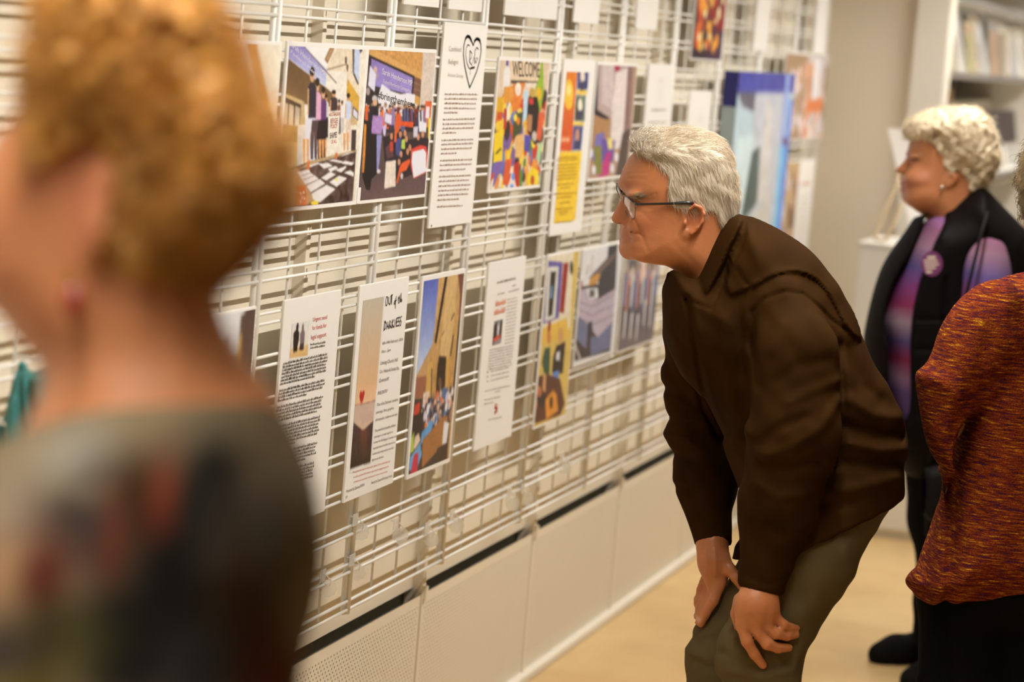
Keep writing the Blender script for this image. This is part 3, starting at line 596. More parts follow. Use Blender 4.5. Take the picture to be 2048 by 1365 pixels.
# ---- blue painted canvas
t = board('canvas_painting', 8.17, -.058, .93, .82, 'large stretched canvas painted with a pale seaside scene under a deep blue band', cat='painting', thick=.045, m=mat('canvas_edge_pale', lin((168, 186, 192)), .6), off=-.006)
box('painted_edge', -.0006, .0, -.045, 0, .82*.87, .82, mat('canvas_edge_blue', lin((40, 44, 116)), .6), t)
c = Canvas((8.17, -.058, .93, .82), 90, 110, (186, 204, 206))
for P, q in (([(0, 0), (1, 0), (1, .075), (0, .075)], (64, 70, 160)), ([(.82, 0), (.9, 0), (.9, .3), (.82, .3)], (150, 170, 220)), ([(0, .075), (.3, .075), (.32, .15), (.1, .13)], (96, 92, 104)), ([(.3, .075), (.82, .075), (.82, .6), (.3, .6)], (196, 196, 198)), ([(.05, .24), (.35, .24), (.3, .7), (.05, .75)], (206, 222, 218)), ([(.33, .3), (.46, .28), (.5, .5), (.3, .56), (.22, .6)], (60, 84, 78)), ([(.5, .1), (.64, .14), (.7, .5), (.5, .5)], (214, 206, 196)), ([(.3, .58), (.72, .48), (.75, .7), (.3, .85)], (206, 200, 184)), ([(.34, .62), (.5, .58), (.52, .8), (.36, .8)], (120, 112, 126)), ([(.55, .72), (.8, .6), (.82, .85), (.5, .95)], (140, 196, 206)), ([(.4, .9), (.8, .82), (.8, 1), (.4, 1)], (226, 220, 170)), ([(.82, .28), (.95, .24), (.95, 1), (.86, 1)], (120, 186, 230)), ([(.93, .1), (1, .1), (1, 1), (.93, 1)], (86, 130, 214)), ([(.86, .25), (.98, .27), (.96, .29), (.86, .28)], (110, 60, 120))): c.poly(P, q, raw=True, noise=10, cells=26)
put_print(t, c, 'painted_face')
# ---- far end posters
for s, z, lb, a, b in ((9.12, .013, 'brown and white photo print beside the blue canvas corner', (168, 132, 96), (226, 204, 196)), (9.545, .013, 'photo print with orange and white figures at the grid end', (206, 190, 180), (222, 140, 90)), (9.15, -.356, 'amber toned photo print beside the lower edge of the blue canvas', (196, 160, 110), (130, 96, 66))):
    t = board('photo_poster', s, z, *A3L, lb, cat='photo poster'); c = Canvas(inset(s, z, *A3L, .004), 40, 40, a); c.blobs((0, .2, 1, 1), 60, [a, b, (236, 220, 206), (150, 116, 84), (214, 150, 110)], .22, int(s*100), True, 1.2)
    if s > 9.5: c.poly([(.25, .05), (.6, 0), (.6, .55), (.3, .6)], (234, 224, 216), raw=True); c.poly([(.1, .55), (.9, .5), (.85, .68), (.1, .7)], (222, 120, 60), raw=True)
    put_print(t, c)
t = board('text_poster', 9.575, -.356, *A3P, 'white text sheet with a faint red heading at the grid end'); L = Letters(t); L.words((.2, .22), (.8, .22), .014, (226, 150, 130), 1, (.05, .1), .02)
for i in range(9): L.words((.15, .32+i*.06), (.85, .32+i*.06), .006, (176, 170, 166), i)
L.build()
# ================================================================== lower row
t = board('photo_poster', 4.0, -.50, *A3L, 'photo of grey city towers', cat='photo poster')
c = Canvas(inset(4.0, -.50, *A3L, .005), 60, 60, (226, 220, 212))
for x, y, w, q in ((.05, .2, .2, (120, 104, 92)), (.4, .12, .14, (84, 70, 62)), (.56, .18, .16, (132, 122, 114)), (.84, .02, .16, (92, 70, 60)), (.7, .3, .14, (160, 150, 140))): c.poly([(x, y), (x+w, y-.05), (x+w, 1), (x, 1)], q, raw=True)
for i in range(12):
    for j in range(3): c.poly([(.575+j*.05, .22+i*.045), (.6+j*.05, .22+i*.045), (.6+j*.05, .24+i*.045), (.575+j*.05, .24+i*.045)], (96, 86, 82), raw=True)
c.poly([(.78, .5), (.86, .1), (.9, .5)], (206, 160, 70), raw=True); c.poly([(.3, .6), (1, .55), (1, 1), (.3, 1)], (74, 56, 48), raw=True, noise=24, cells=20); put_print(t, c)
# ---- urgent need
t = board('text_poster', 4.556, -.5, *A3P, 'white sheet headed in red about funds, with two hooded figures')
c = Canvas((4.556+.045, -.5-.045, .105, .13), 50, 60); c.crop = (540, 570, 9.1)
c.poly([(370, 430), (740, 400), (680, 1100), (330, 1180)], (226, 222, 216), (236, 222, 196)); c.poly([(325, 1180), (690, 1090), (680, 1290), (310, 1350)], (230, 190, 128), (222, 176, 108))
c.poly([(500, 668), (520, 740), (508, 830), (528, 870), (520, 1010), (500, 1100), (488, 1215), (418, 1232), (415, 1100), (420, 890), (440, 850), (468, 825), (470, 760)], (30, 24, 24)); c.poly([(598, 685), (612, 760), (610, 820), (628, 860), (620, 1000), (606, 1180), (525, 1200), (540, 1040), (540, 890), (570, 840), (575, 760)], (122, 106, 106)); c.poly([(540, 1080), (606, 1060), (600, 1185), (527, 1200)], (60, 44, 46))
put_print(t, c); L = Letters(t); L.crop = (540, 570, 9.1); R = (190, 44, 34)
L.text('Urgent need', (772, 668), (1030, 618), (775, 590), R); L.text('for funds for', (758, 825), (1020, 770), (762, 745), R); L.text('legal support', (738, 995), (1015, 935), (742, 912), R)
for i, y in enumerate((1105, 1165)): L.words((722, y), (1003, y-48), .004, (70, 60, 54), i, (.004, .014), .002)
L.crop = (540, 680, 4.875); y = 245; n = 0
for lines, last in ((7, .75), (4, .62), (5, .9), (7, .5), (5, .8), (6, .6)):
    for i in range(lines):
        L.words((124-(y-245)*.145, y), (565-(y-245)*.125, y-100-(y-245)*.02), .0050, (66, 54, 48), 100+n, (.004, .019), .0024, last if i == lines-1 else .97+.03*((n*7) % 3)/2); y += 33; n += 1
    y += 32
L.build()
# ---- out of the darkness
t = board('text_poster', 4.958, -.5, *A3P, 'white exhibition sheet with brush lettering beside a tall sunset picture with red heart')
c = Canvas((4.958+.022, -.5-.03, .135, .335), 60, 130); c.grain = .2; c.crop = (680, 550, 5.935)
c.poly([(258, 235), (524, 205), (430, 1365), (175, 1365)], (196, 184, 160), (228, 178, 126)); c.crop = (680, 770, 5.687)
c.poly([(168, 0), (412, 0), (398, 182), (152, 245)], (230, 180, 128), (236, 190, 146)); c.poly([(152, 245), (398, 182), (376, 420), (345, 880), (92, 966)], (206, 176, 156), (226, 190, 140)); c.poly([(140, 420), (210, 480), (260, 520), (310, 470), (376, 410), (342, 885), (92, 966)], (74, 44, 50), (36, 22, 22), noise=16, cells=20); c.poly([(230, 520), (300, 500), (310, 800), (250, 870)], (110, 56, 44), (60, 34, 28)); c.poly([(230, 350), (376, 300), (370, 400), (240, 440)], (206, 170, 150))
c.line([(152, 242), (398, 180)], 7, (130, 40, 34)); c.poly([(248, 92), (262, 62), (276, 66), (278, 100), (262, 170), (240, 212), (226, 190), (217, 130), (224, 82), (238, 66)], (186, 34, 34)); put_print(t, c, 'painting_print')
L = Letters(t); K = (34, 28, 26); L.crop = (680, 550, 5.935)
for P in ([(560, 262), (545, 262), (536, 310), (540, 360), (552, 365), (560, 320), (560, 262)], [(575, 262), (573, 330), (585, 355), (597, 330), (602, 245)], [(598, 250), (622, 235)], [(612, 245), (608, 355)], [(655, 315), (640, 320), (636, 340), (648, 345), (655, 318)], [(668, 250), (655, 300), (652, 400)], [(645, 310), (668, 300)], [(692, 255), (688, 335), (700, 330)], [(684, 280), (700, 272)], [(708, 240), (704, 325)], [(704, 300), (712, 285), (714, 325)], [(722, 215), (720, 300), (726, 320), (732, 300)], [(718, 305), (730, 290)]): L.stroke(P, .0028, K)
for P in ([(528, 545), (516, 660)], [(528, 545), (545, 580), (535, 635), (514, 660)], [(548, 650), (562, 555), (572, 640)], [(552, 615), (570, 605)], [(580, 640), (588, 540), (602, 565), (586, 590), (604, 630)], [(612, 635), (618, 530)], [(634, 530), (614, 585), (634, 625)], [(640, 625), (645, 525), (660, 615), (668, 510)], [(690, 505), (672, 515), (668, 560), (682, 555), (666, 565), (664, 610), (684, 600)], [(708, 500), (694, 510), (690, 545), (702, 560), (696, 605), (686, 600)], [(728, 490), (716, 505), (712, 540), (722, 555), (716, 600), (706, 600)]): L.stroke(P, .0030, K)
B = (84, 66, 50)
for s, a, b, h in (('6th-14th February 2016', (496, 830), (742, 780), 38), ('10am - 5pm', (486, 930), (594, 905), 34), ('Uniting Church Hall', (474, 1070), (678, 1025), 45), ('Cnr. Hesse & Stokes Sts,', (464, 1172), (696, 1122), 42), ('Queenscliff', (456, 1275), (572, 1250), 42)): L.text(s, a, b, (a[0]+3, a[1]-h), B, shear=.12)
L.crop = (680, 770, 5.687)
for s, a, b, h in (('FREE ENTRY', (424, 115), (535, 85), 38), ("'Out of the Darkness' combines", (414, 245), (655, 180), 36), ('paintings, films, graphics,', (405, 330), (608, 275), 32), ('photography, sculpture and text.', (398, 415), (648, 345), 32), ('This powerful and beautiful exhibition', (388, 540), (628, 470), 32), ('encourages us to stand together to', (380, 608), (596, 545), 28), ('increase the UN Refugee Convention into', (376, 670), (636, 595), 28), ('Australian law and confirm that we, as a', (370, 738), (622, 660), 28), ('humane and caring society, can allow', (364, 800), (606, 725), 28), ('light in the darkness.', (358, 870), (492, 825), 28), ('Presented by Queenscliff RAR', (66, 1228), (272, 1150), 34), ('Hosted by Queenscliff Uniting Church', (348, 1130), (588, 1045), 30)): L.text(s, a, b, (a[0]+2, a[1]-h), B, shear=.12)
for s, a, b in (('The exhibition has been proudly travelling regional Victoria over the past year', (138, 1010), (566, 875)), ('to reach us. Queenscliff provides an opportunity for engagement and our', (145, 1062), (548, 935)), ('information to an issue that is fundamental to who we are as a society', (150, 1118), (532, 995))): L.text(s, a, b, (a[0]+2, a[1]-24), (196, 66, 40))
L.text('19', (58, 1302), (76, 1290), (60, 1268), (60, 54, 50)); L.build()
# ---- church
t = board('photo_poster', 5.343, -.506, *A3P, 'photo of a tall sandstone church front above a rally crowd', cat='photo poster')
c = Canvas(inset(5.343, -.506, *A3P, .010), 80, 140, (196, 150, 96)); c.crop = (800, 540, 3.25)
c.poly([(155, 55), (265, 35), (210, 480), (100, 700)], (84, 98, 176), (200, 214, 226)); c.poly([(250, 40), (425, 15), (350, 860), (150, 880), (190, 600), (215, 480)], (206, 162, 100), (190, 140, 76), noise=14, cells=30); c.poly([(290, 50), (310, 30), (235, 480), (222, 470)], (30, 24, 22)); c.poly([(310, 35), (375, 25), (325, 560), (255, 560)], (216, 176, 114)); c.poly([(375, 25), (425, 15), (395, 330), (380, 330), (388, 170)], (122, 74, 58)); c.poly([(380, 330), (396, 330), (350, 860), (335, 850)], (46, 32, 24)); c.line([(330, 330), (352, 280)], 8, (90, 66, 44)); c.line([(268, 430), (285, 400)], 6, (110, 80, 50))
c.poly([(252, 560), (300, 565), (285, 850), (228, 850), (240, 640)], (40, 26, 22)); c.ell(258, 740, 12, 40, (110, 80, 56)); c.poly([(342, 420), (350, 420), (330, 560), (322, 560)], (60, 44, 32)); c.poly([(300, 560), (316, 560), (305, 800), (292, 800)], (216, 166, 84)); c.poly([(180, 620), (190, 600), (215, 600), (195, 860), (160, 860)], (210, 164, 84)); c.line([(205, 640), (200, 840)], 8, (110, 76, 44)); c.poly([(105, 700), (172, 690), (160, 830), (95, 836)], (156, 96, 66)); c.poly([(150, 800), (190, 790), (185, 880), (145, 900)], (226, 206, 186))
c.poly([(92, 840), (340, 820), (300, 1260), (50, 1330)], (60, 46, 44)); c.blobs((.2, .62, .95, .78), 110, [(222, 180, 150), (206, 196, 200), (60, 50, 60), (150, 110, 96), (226, 110, 60), (80, 110, 150), (236, 224, 214)], .06, 6, True, .9)
c.poly([(95, 880), (130, 860), (120, 960), (85, 970)], (206, 60, 44)); c.poly([(85, 950), (150, 920), (140, 1080), (75, 1080)], (36, 28, 32)); c.poly([(180, 1010), (190, 975), (215, 990), (200, 1060), (130, 1140), (140, 1060)], (88, 158, 206)); c.poly([(70, 1100), (90, 1050), (85, 1180), (60, 1200)], (180, 200, 70)); c.poly([(95, 1090), (120, 1060), (130, 1110), (100, 1160), (85, 1170)], (226, 200, 170)); c.poly([(58, 1230), (130, 1120), (140, 1200), (110, 1290), (55, 1310)], (104, 164, 206)); c.poly([(90, 1200), (118, 1190), (112, 1310), (65, 1325)], (206, 44, 70))
c.poly([(290, 945), (310, 960), (275, 1140), (140, 1290), (145, 1105)], (166, 108, 60)); c.poly([(285, 985), (318, 995), (300, 1130), (272, 1135)], (232, 222, 212)); c.poly([(240, 1160), (310, 1120), (305, 1240), (220, 1265)], (64, 44, 38))
put_print(t, c)
# ---- white letter
t = board('text_poster', 5.817, -.505, *A3P, 'white letter with faint red title, small dark monochrome photo and red emblem')
c = Canvas((5.817+.075, -.505-.135, .068, .055), 24, 26, (150, 140, 136)); c.poly([(.0, .2), (.4, 0), (.45, .7), (0, 1)], (50, 40, 40), raw=True); c.poly([(.75, 0), (1, .1), (1, .9), (.7, .6)], (44, 36, 38), raw=True); c.poly([(.05, .72), (.85, .62), (.85, .75), (.05, .86)], (226, 70, 46), raw=True); c.poly([(.45, .1), (.65, .3), (.6, .6), (.45, .6)], (226, 220, 214), raw=True); put_print(t, c)
L = Letters(t); L.crop = (940, 500, 3.413)
L.words((182, 232), (312, 200), .006, (120, 110, 110), 1); L.words((285, 252), (312, 244), .004, (170, 160, 156), 2); L.words((185, 310), (240, 296), .004, (150, 140, 136), 3); L.words((262, 290), (332, 272), .004, (150, 140, 136), 4)
L.words((170, 388), (240, 368), .014, (236, 160, 130), 5, (.03, .05), .003); L.words((160, 448), (240, 425), .014, (236, 160, 130), 6, (.03, .05), .003)
for i in range(14): L.words((250-i*1.2, 345+i*23), (325-i*2, 328+i*23), .0038, (186, 178, 170), 20+i)
for i in range(8): L.words((130-i*1.5, 690+i*19), (295-i*2, 655+i*19), .0038, (176, 168, 160), 50+i)
for i, y in enumerate((835, 865, 895)): L.words((140, y), (262, y-28), .0038, (176, 168, 160), 70+i); L.words((112, y+8), (120, y+6), .004, (120, 112, 110), 80+i)
for i, (y, a, e) in enumerate(((968, 100, 270), (975, 165, 205), (1030, 95, 205), (1058, 92, 160), (1165, 120, 215))): L.words((a, y), (e, y-36*(e-a)/170), .0038, (176, 168, 160), 90+i)
L.stroke([(175, 1050), (168, 1075), (180, 1085), (166, 1118)], .010, (190, 70, 50)); L.stroke([(185, 1052), (182, 1115)], .004, (206, 80, 56)); L.build()
# ---- colourful room photo
t = board('photo_poster', 6.305, -.513, *A3P, 'photo of people with a guitar in a brightly painted yellow room', cat='photo poster')
c = Canvas(inset(6.305, -.513, *A3P, .006), 70, 130, (214, 180, 90)); c.crop = (1050, 480, 3.592)
c.poly([(145, 115), (350, 80), (320, 640), (110, 640)], (230, 214, 180)); c.poly([(150, 145), (165, 140), (135, 600), (108, 590)], (196, 36, 66)); c.poly([(160, 150), (270, 160), (240, 560), (120, 610)], (96, 84, 150)); c.poly([(165, 195), (240, 190), (215, 560), (140, 590)], (222, 214, 196)); c.poly([(182, 230), (222, 225), (195, 540), (162, 555)], (40, 40, 36)); c.poly([(185, 330), (200, 330), (195, 420), (175, 420)], (90, 140, 170)); c.poly([(275, 165), (312, 165), (278, 530), (245, 520)], (150, 36, 34)); c.ell(332, 200, 12, 50, (40, 44, 34)); c.poly([(110, 640), (300, 560), (310, 700), (80, 760)], (226, 180, 70))
c.poly([(90, 590), (120, 580), (100, 760), (85, 760)], (30, 24, 24)); c.poly([(85, 760), (110, 740), (100, 900), (75, 920)], (176, 206, 50)); c.poly([(140, 780), (180, 770), (175, 960), (140, 980), (118, 880)], (40, 76, 60)); c.ell(170, 700, 14, 50, (196, 120, 70)); c.poly([(165, 600), (185, 570), (182, 650), (160, 660)], (150, 40, 34)); c.poly([(225, 760), (290, 730), (270, 960), (190, 960), (200, 840)], (34, 26, 32)); c.ell(255, 690, 18, 60, (206, 150, 96)); c.poly([(225, 810), (250, 800), (245, 870), (220, 860)], (222, 214, 210)); c.poly([(200, 950), (245, 940), (235, 1040), (195, 1060)], (90, 130, 190))
c.poly([(60, 1000), (150, 960), (250, 1000), (285, 1180), (250, 1260), (45, 1330)], (84, 48, 36), (90, 40, 34)); c.poly([(145, 1150), (200, 1080), (225, 1110), (235, 1230), (150, 1290)], (226, 144, 46)); c.ell(186, 1170, 12, 44, (36, 24, 20)); c.poly([(85, 1120), (150, 1100), (140, 1200), (80, 1190)], (36, 28, 30)); c.ell(100, 1090, 18, 40, (190, 110, 70)); c.poly([(130, 960), (150, 960), (145, 1100), (125, 1080)], (206, 150, 100)); c.ell(75, 1180, 14, 34, (196, 110, 66))
put_print(t, c)
# ---- banner held across a street
t = board('photo_poster', 6.635, -.517, *A3L, 'photo of a long striped banner carried along a street by a dark roof', cat='photo poster')
c = Canvas(inset(6.635, -.517, *A3L, .005), 90, 100, (222, 216, 208)); c.crop = (1050, 480, 3.592)
c.poly([(370, 340), (650, 300), (610, 800), (330, 880)], (58, 50, 54)); c.poly([(600, 25), (665, 15), (645, 400), (540, 400), (520, 270), (460, 270), (590, 130)], (52, 50, 62)); c.poly([(460, 275), (590, 150), (655, 80), (655, 110), (540, 240), (480, 330)], (120, 100, 92)); c.poly([(455, 330), (470, 270), (520, 240), (545, 250), (510, 320)], (196, 140, 70)); c.line([(440, 250), (455, 180)], 6, (150, 120, 110)); c.line([(470, 240), (485, 110)], 6, (176, 150, 140)); c.poly([(375, 300), (410, 290), (410, 350), (370, 355)], (160, 80, 90))
c.poly([(440, 350), (520, 345), (525, 420), (445, 430)], (226, 222, 214)); c.poly([(460, 360), (500, 358), (500, 410), (460, 415)], (90, 86, 84)); c.poly([(370, 370), (440, 350), (455, 420), (520, 430), (650, 350), (625, 590), (520, 700), (440, 600), (365, 540)], (186, 168, 176))
for k in range(3): c.line([(372, 440+k*55), (480, 480+k*65), (640, 390+k*75)], 7, (130, 112, 120))
c.poly([(365, 540), (450, 610), (440, 770), (430, 780), (350, 690)], (108, 112, 140)); c.poly([(470, 690), (520, 700), (625, 590), (605, 780), (470, 830)], (104, 110, 140)); c.poly([(450, 600), (480, 580), (485, 680), (455, 740)], (44, 40, 50)); c.line([(345, 720), (395, 860)], 14, (190, 172, 160)); put_print(t, c)
# ---- walkers
t = board('photo_poster', 7.085, -.522, *A3L, 'photo of marchers walking along a road', cat='photo poster')
c = Canvas(inset(7.085, -.522, *A3L, .005), 70, 70, (120, 112, 110))
c.blobs((0, 0, 1, .5), 60, [(96, 90, 88), (150, 140, 130), (206, 196, 190), (84, 80, 76)], .16, 2, True, 1.3); c.poly([(0, .5), (1, .45), (1, 1), (0, 1)], (112, 98, 96), raw=True)
for i in range(16):
    x = .04+.06*i; y = .28+.15*((i*7) % 5)/5; c.poly([(x, y), (x+.07, y), (x+.06, y+.3), (x+.01, y+.3)], [(110, 120, 160), (196, 120, 100), (60, 56, 66), (214, 206, 200), (90, 96, 120)][i % 5], raw=True); c.ell(x+.035, y-.04, .022, .05, (206, 160, 130), raw=True); c.poly([(x+.01, y+.3), (x+.06, y+.3), (x+.05, y+.55), (x+.02, y+.55)], [(50, 46, 56), (226, 216, 206), (84, 88, 110)][i % 3], raw=True)
c.poly([(.45, 0), (.62, 0), (.6, .35), (.48, .38)], (232, 196, 176), raw=True); put_print(t, c)
# ---- teal shirt on the near grid
# ================================================================== smooth solids: signed distance fields meshed with surface nets
def smin(a, b, k):
    h = np.clip(.5+.5*(b-a)/k, 0, 1)
    return b*(1-h)+a*h-k*h*(1-h)
def smax(a, b, k): return -smin(-a, -b, k)
def chaikin(P, n=2):
    P = np.array(P, float)
    for _ in range(n):
        Q = np.roll(P, -1, 0); P = np.stack([P*.75+Q*.25, P*.25+Q*.75], 1).reshape(-1, 2)
    return P
def seg_dist2(X, Y, A, B):
    d = B-A; t = np.clip(((X-A[0])*d[0]+(Y-A[1])*d[1])/(d@d+1e-12), 0, 1)
    return np.hypot(X-A[0]-t*d[0], Y-A[1]-t*d[1])
class Fig:
    """frame of a figure standing t0 metres in front of the camera: u right, v up, w towards the viewer; points are given as photograph pixels plus w"""
    def __init__(self, t0): self.t0 = t0
    def U(self, x, y, w=0.0):
        k = (self.t0-w)/F
        return np.array([(x-W/2)*k, (H/2-y)*k, w])
    def world(self, V):
        V = np.asarray(V)
        return CAM+CF*(self.t0-V[:, 2:3])+CR*V[:, 0:1]+CU*V[:, 1:2]
    def local(self, p):
        d = np.asarray(p)-CAM
        return np.array([d@CR, d@CU, self.t0-d@CF])
    def foot(self, x, y):                 # point on the floor under the pixel column at this depth
        p = CAM+CF*self.t0+CR*((x-W/2)*self.t0/F); return Vector((p[0], p[1], 0))
class Sil:
    """an outline inflated to a rounded solid: half depth T at more than R inside the outline"""
    def __init__(self, fig, pts, T, R, w=0.0, shear=(0, 0), h=.004, sm=2, blur=1, tilt=(0, 0)):
        P = chaikin([fig.U(x, y, w)[:2] for x, y in pts], sm)
        self.w, self.T, self.R, self.sh, self.tilt = w, T, R, shear, tilt
        lo, hi = P.min(0)-.05, P.max(0)+.05; self.lo, self.h = lo, h; self.c = (P.min(0)+P.max(0))/2
        nx, ny = (np.ceil((hi-lo)/h)).astype(int)+1
        X, Y = np.meshgrid(lo[0]+np.arange(nx)*h, lo[1]+np.arange(ny)*h, indexing='ij')
        d = np.full(X.shape, 1e9); ins = np.zeros(X.shape, bool); n = len(P)
        for i in range(n):
            A, B = P[i], P[(i+1) % n]
            d = np.minimum(d, seg_dist2(X, Y, A, B))
            if A[1] != B[1]: ins ^= ((A[1] > Y) != (B[1] > Y)) & (X < (B[0]-A[0])*(Y-A[1])/(B[1]-A[1])+A[0])
        g = np.where(ins, -d, d)
        for _ in range(blur):
            q = np.pad(g, 1, 'edge'); g = (q[:-2, 1:-1]+q[2:, 1:-1]+q[1:-1, :-2]+q[1:-1, 2:]+4*q[1:-1, 1:-1])/8
        self.g = g.astype(np.float32)
    def sd(self, u, v):
        fx = (u-self.lo[0])/self.h; fy = (v-self.lo[1])/self.h
        nx, ny = self.g.shape
        cx, cy = np.clip(fx, 0, nx-1.001), np.clip(fy, 0, ny-1.001)
        ext = np.hypot(fx-cx, fy-cy)*self.h
        i, j = cx.astype(int), cy.astype(int); a, b = cx-i, cy-j; g = self.g
        return (g[i, j]*(1-a)+g[i+1, j]*a)*(1-b)+(g[i, j+1]*(1-a)+g[i+1, j+1]*a)*b+ext
    def __call__(self, P):
        w = P[:, 2]-self.w-self.tilt[0]*(P[:, 0]-self.c[0])-self.tilt[1]*(P[:, 1]-self.c[1])
        u = P[:, 0]-self.sh[0]*w; v = P[:, 1]-self.sh[1]*w
        s = self.sd(u, v)
        a = np.maximum(self.R+s, 0)/self.R
        return (np.hypot(a, w/self.T)-1)*min(self.R, self.T)
def cone(a, b, ra, rb):
    a, b = np.array(a, float), np.array(b, float); d = b-a; L = d@d
    def f(P):
        t = np.clip(((P-a)@d)/L, 0, 1)
        return np.linalg.norm(P-a-t[:, None]*d, axis=1)-(ra+(rb-ra)*t)
    return f
def chain(pts, k=.02):
    """pts: (point, radius) list -> smooth limb"""
    fs = [cone(pts[i][0], pts[i+1][0], pts[i][1], pts[i+1][1]) for i in range(len(pts)-1)]
    def f(P):
        r = fs[0](P)
        for g in fs[1:]: r = smin(r, g(P), k)
        return r
    return f
def ell(c, r, rot=None):
    c, r = np.array(c, float), np.array(r, float)
    def f(P):
        q = P-c
        if rot is not None: q = q@rot
        return (np.linalg.norm(q/r, axis=1)-1)*r.min()
    return f
def rot2(deg):
    a = math.radians(deg); c, s = math.cos(a), math.sin(a)
    return np.array([[c, -s, 0], [s, c, 0], [0, 0, 1.]])
def crease(fig, lines, w=0.0):
    """sum of grooves (amp>0) or ridges (amp<0): lines = (pixel polyline, width m, amp m)"""
    L = [([fig.U(x, y, w)[:2] for x, y in p], wd, am) for p, wd, am in lines]
    def f(P):
        r = np.zeros(len(P))
        for p, wd, am in L:
            d = np.full(len(P), 1e9)
            for A, B in zip(p[:-1], p[1:]): d = np.minimum(d, seg_dist2(P[:, 0], P[:, 1], A, B))
            r += am*np.exp(-(d/wd)**2)
        return r
    return f
def axis(lo, hi, h, fine=()):
    """grid coordinates from lo to hi at spacing h, finer inside (a, b, hf) ranges"""
    x = lo; out = [lo]
    while x < hi:
        st = h
        for a, b, hf in fine:
            if a-.01 <= x <= b: st = min(st, hf)
        x += st; out.append(x)
    return np.array(out)
def surface(f, xs, ys, zs, lip=1.25, pad=.004, BS=8):
    nx, ny, nz = len(xs), len(ys), len(zs)
    D = np.empty((nx, ny, nz), np.float32)
    bx, by, bz = (np.arange(0, n, BS) for n in (nx, ny, nz))
    def ctr(ax, b):
        e = np.minimum(b+BS, len(ax)-1); return (ax[b]+ax[e])/2, (ax[e]-ax[b])/2
    (cx, hx), (cy, hy), (cz, hz) = ctr(xs, bx), ctr(ys, by), ctr(zs, bz)
    C = np.stack(np.meshgrid(cx, cy, cz, indexing='ij'), -1).reshape(-1, 3)
    R = np.sqrt(hx[:, None, None]**2+hy[None, :, None]**2+hz[None, None, :]**2).ravel()
    v = f(C); act = np.abs(v) < R*lip+pad
    S = np.where(v < 0, -1., 1.).astype(np.float32)
    I = np.stack(np.meshgrid(bx, by, bz, indexing='ij'), -1).reshape(-1, 3)
    for (i, j, k), s in zip(I[~act], S[~act]): D[i:i+BS, j:j+BS, k:k+BS] = s
    A = I[act]
    for n in range(0, len(A), 400):
        sub = A[n:n+400]; pts = []; shp = []
        for i, j, k in sub:
            X, Y, Z = xs[i:i+BS], ys[j:j+BS], zs[k:k+BS]
            pts.append(np.stack(np.meshgrid(X, Y, Z, indexing='ij'), -1).reshape(-1, 3)); shp.append((len(X), len(Y), len(Z)))
        val = f(np.concatenate(pts)); o = 0
        for (i, j, k), s in zip(sub, shp):
            m = s[0]*s[1]*s[2]; D[i:i+BS, j:j+BS, k:k+BS] = val[o:o+m].reshape(s); o += m
    ins = D < 0
    cnt = np.zeros((nx-1, ny-1, nz-1), np.int8)
    for a in (0, 1):
        for b in (0, 1):
            for c in (0, 1): cnt += ins[a:nx-1+a, b:ny-1+b, c:nz-1+c]
    cell = np.argwhere((cnt > 0) & (cnt < 8))
    idx = np.full((nx-1, ny-1, nz-1), -1, np.int32); idx[tuple(cell.T)] = np.arange(len(cell))
    acc = np.zeros((len(cell), 3)); num = np.zeros(len(cell))
    cor = [(a, b, c) for a in (0, 1) for b in (0, 1) for c in (0, 1)]
    val = {q: D[cell[:, 0]+q[0], cell[:, 1]+q[1], cell[:, 2]+q[2]] for q in cor}
    for q in cor:
        for ax in range(3):
            if q[ax]: continue
            p = list(q); p[ax] = 1; p = tuple(p); a, b = val[q], val[p]; m = (a < 0) != (b < 0)
            t = np.where(m, a/(np.where(m, a-b, 1)), 0); e = np.tile(np.array(q, float), (len(cell), 1)); e[:, ax] = t
            acc[m] += e[m]; num[m] += 1
    pos = acc/np.maximum(num, 1)[:, None]; V = np.empty_like(pos)
    for d, ax in enumerate((xs, ys, zs)):
        i = cell[:, d]; V[:, d] = ax[i]+(ax[i+1]-ax[i])*pos[:, d]
    Q = []
    for ax in range(3):
        sl0 = [slice(None)]*3; sl1 = [slice(None)]*3; sl0[ax] = slice(0, -1); sl1[ax] = slice(1, None)
        e = np.argwhere(ins[tuple(sl0)] != ins[tuple(sl1)])
        o1, o2 = [d for d in range(3) if d != ax]
        ok = (e[:, o1] > 0) & (e[:, o2] > 0) & (e[:, o1] < D.shape[o1]-1) & (e[:, o2] < D.shape[o2]-1); e = e[ok]
        def at_(d1, d2):
            g = e.copy(); g[:, o1] -= d1; g[:, o2] -= d2; return idx[g[:, 0], g[:, 1], g[:, 2]]
        q = np.stack([at_(1, 1), at_(0, 1), at_(0, 0), at_(1, 0)], 1)
        flip = ins[e[:, 0], e[:, 1], e[:, 2]]
        if ax == 1: flip = ~flip
        q[~flip] = q[~flip][:, ::-1]; Q.append(q)
    Q = np.concatenate(Q); Q = Q[(Q >= 0).all(1)]
    return V, Q
def solid(name, fig, f, box_, h, m, parent, fine=((), (), ()), colors=None, relax=0):
    (x0, x1), (y0, y1), (z0, z1) = box_
    V, Q = surface(f, axis(x0, x1, h, fine[0]), axis(y0, y1, h, fine[1]), axis(z0, z1, h, fine[2]))
    for _ in range(relax):
        acc = np.zeros_like(V); n = np.zeros(len(V))
        for a in range(4):
            np.add.at(acc, Q[:, a], V[Q[:, (a+1) % 4]]+V[Q[:, (a+3) % 4]]); np.add.at(n, Q[:, a], 2)
        V = V*.5+.5*acc/np.maximum(n, 1)[:, None]
    c = colors(V) if colors else None
    Wd = fig.world(V)-root_loc(parent)
    me = np_mesh(name, Wd, Q, True, c)
    o = link(name, me, m, parent)
    return o, V, Q
def root_loc(p):
    v = np.zeros(3)
    while p is not None: v += np.array(p.location); p = p.parent
    return v
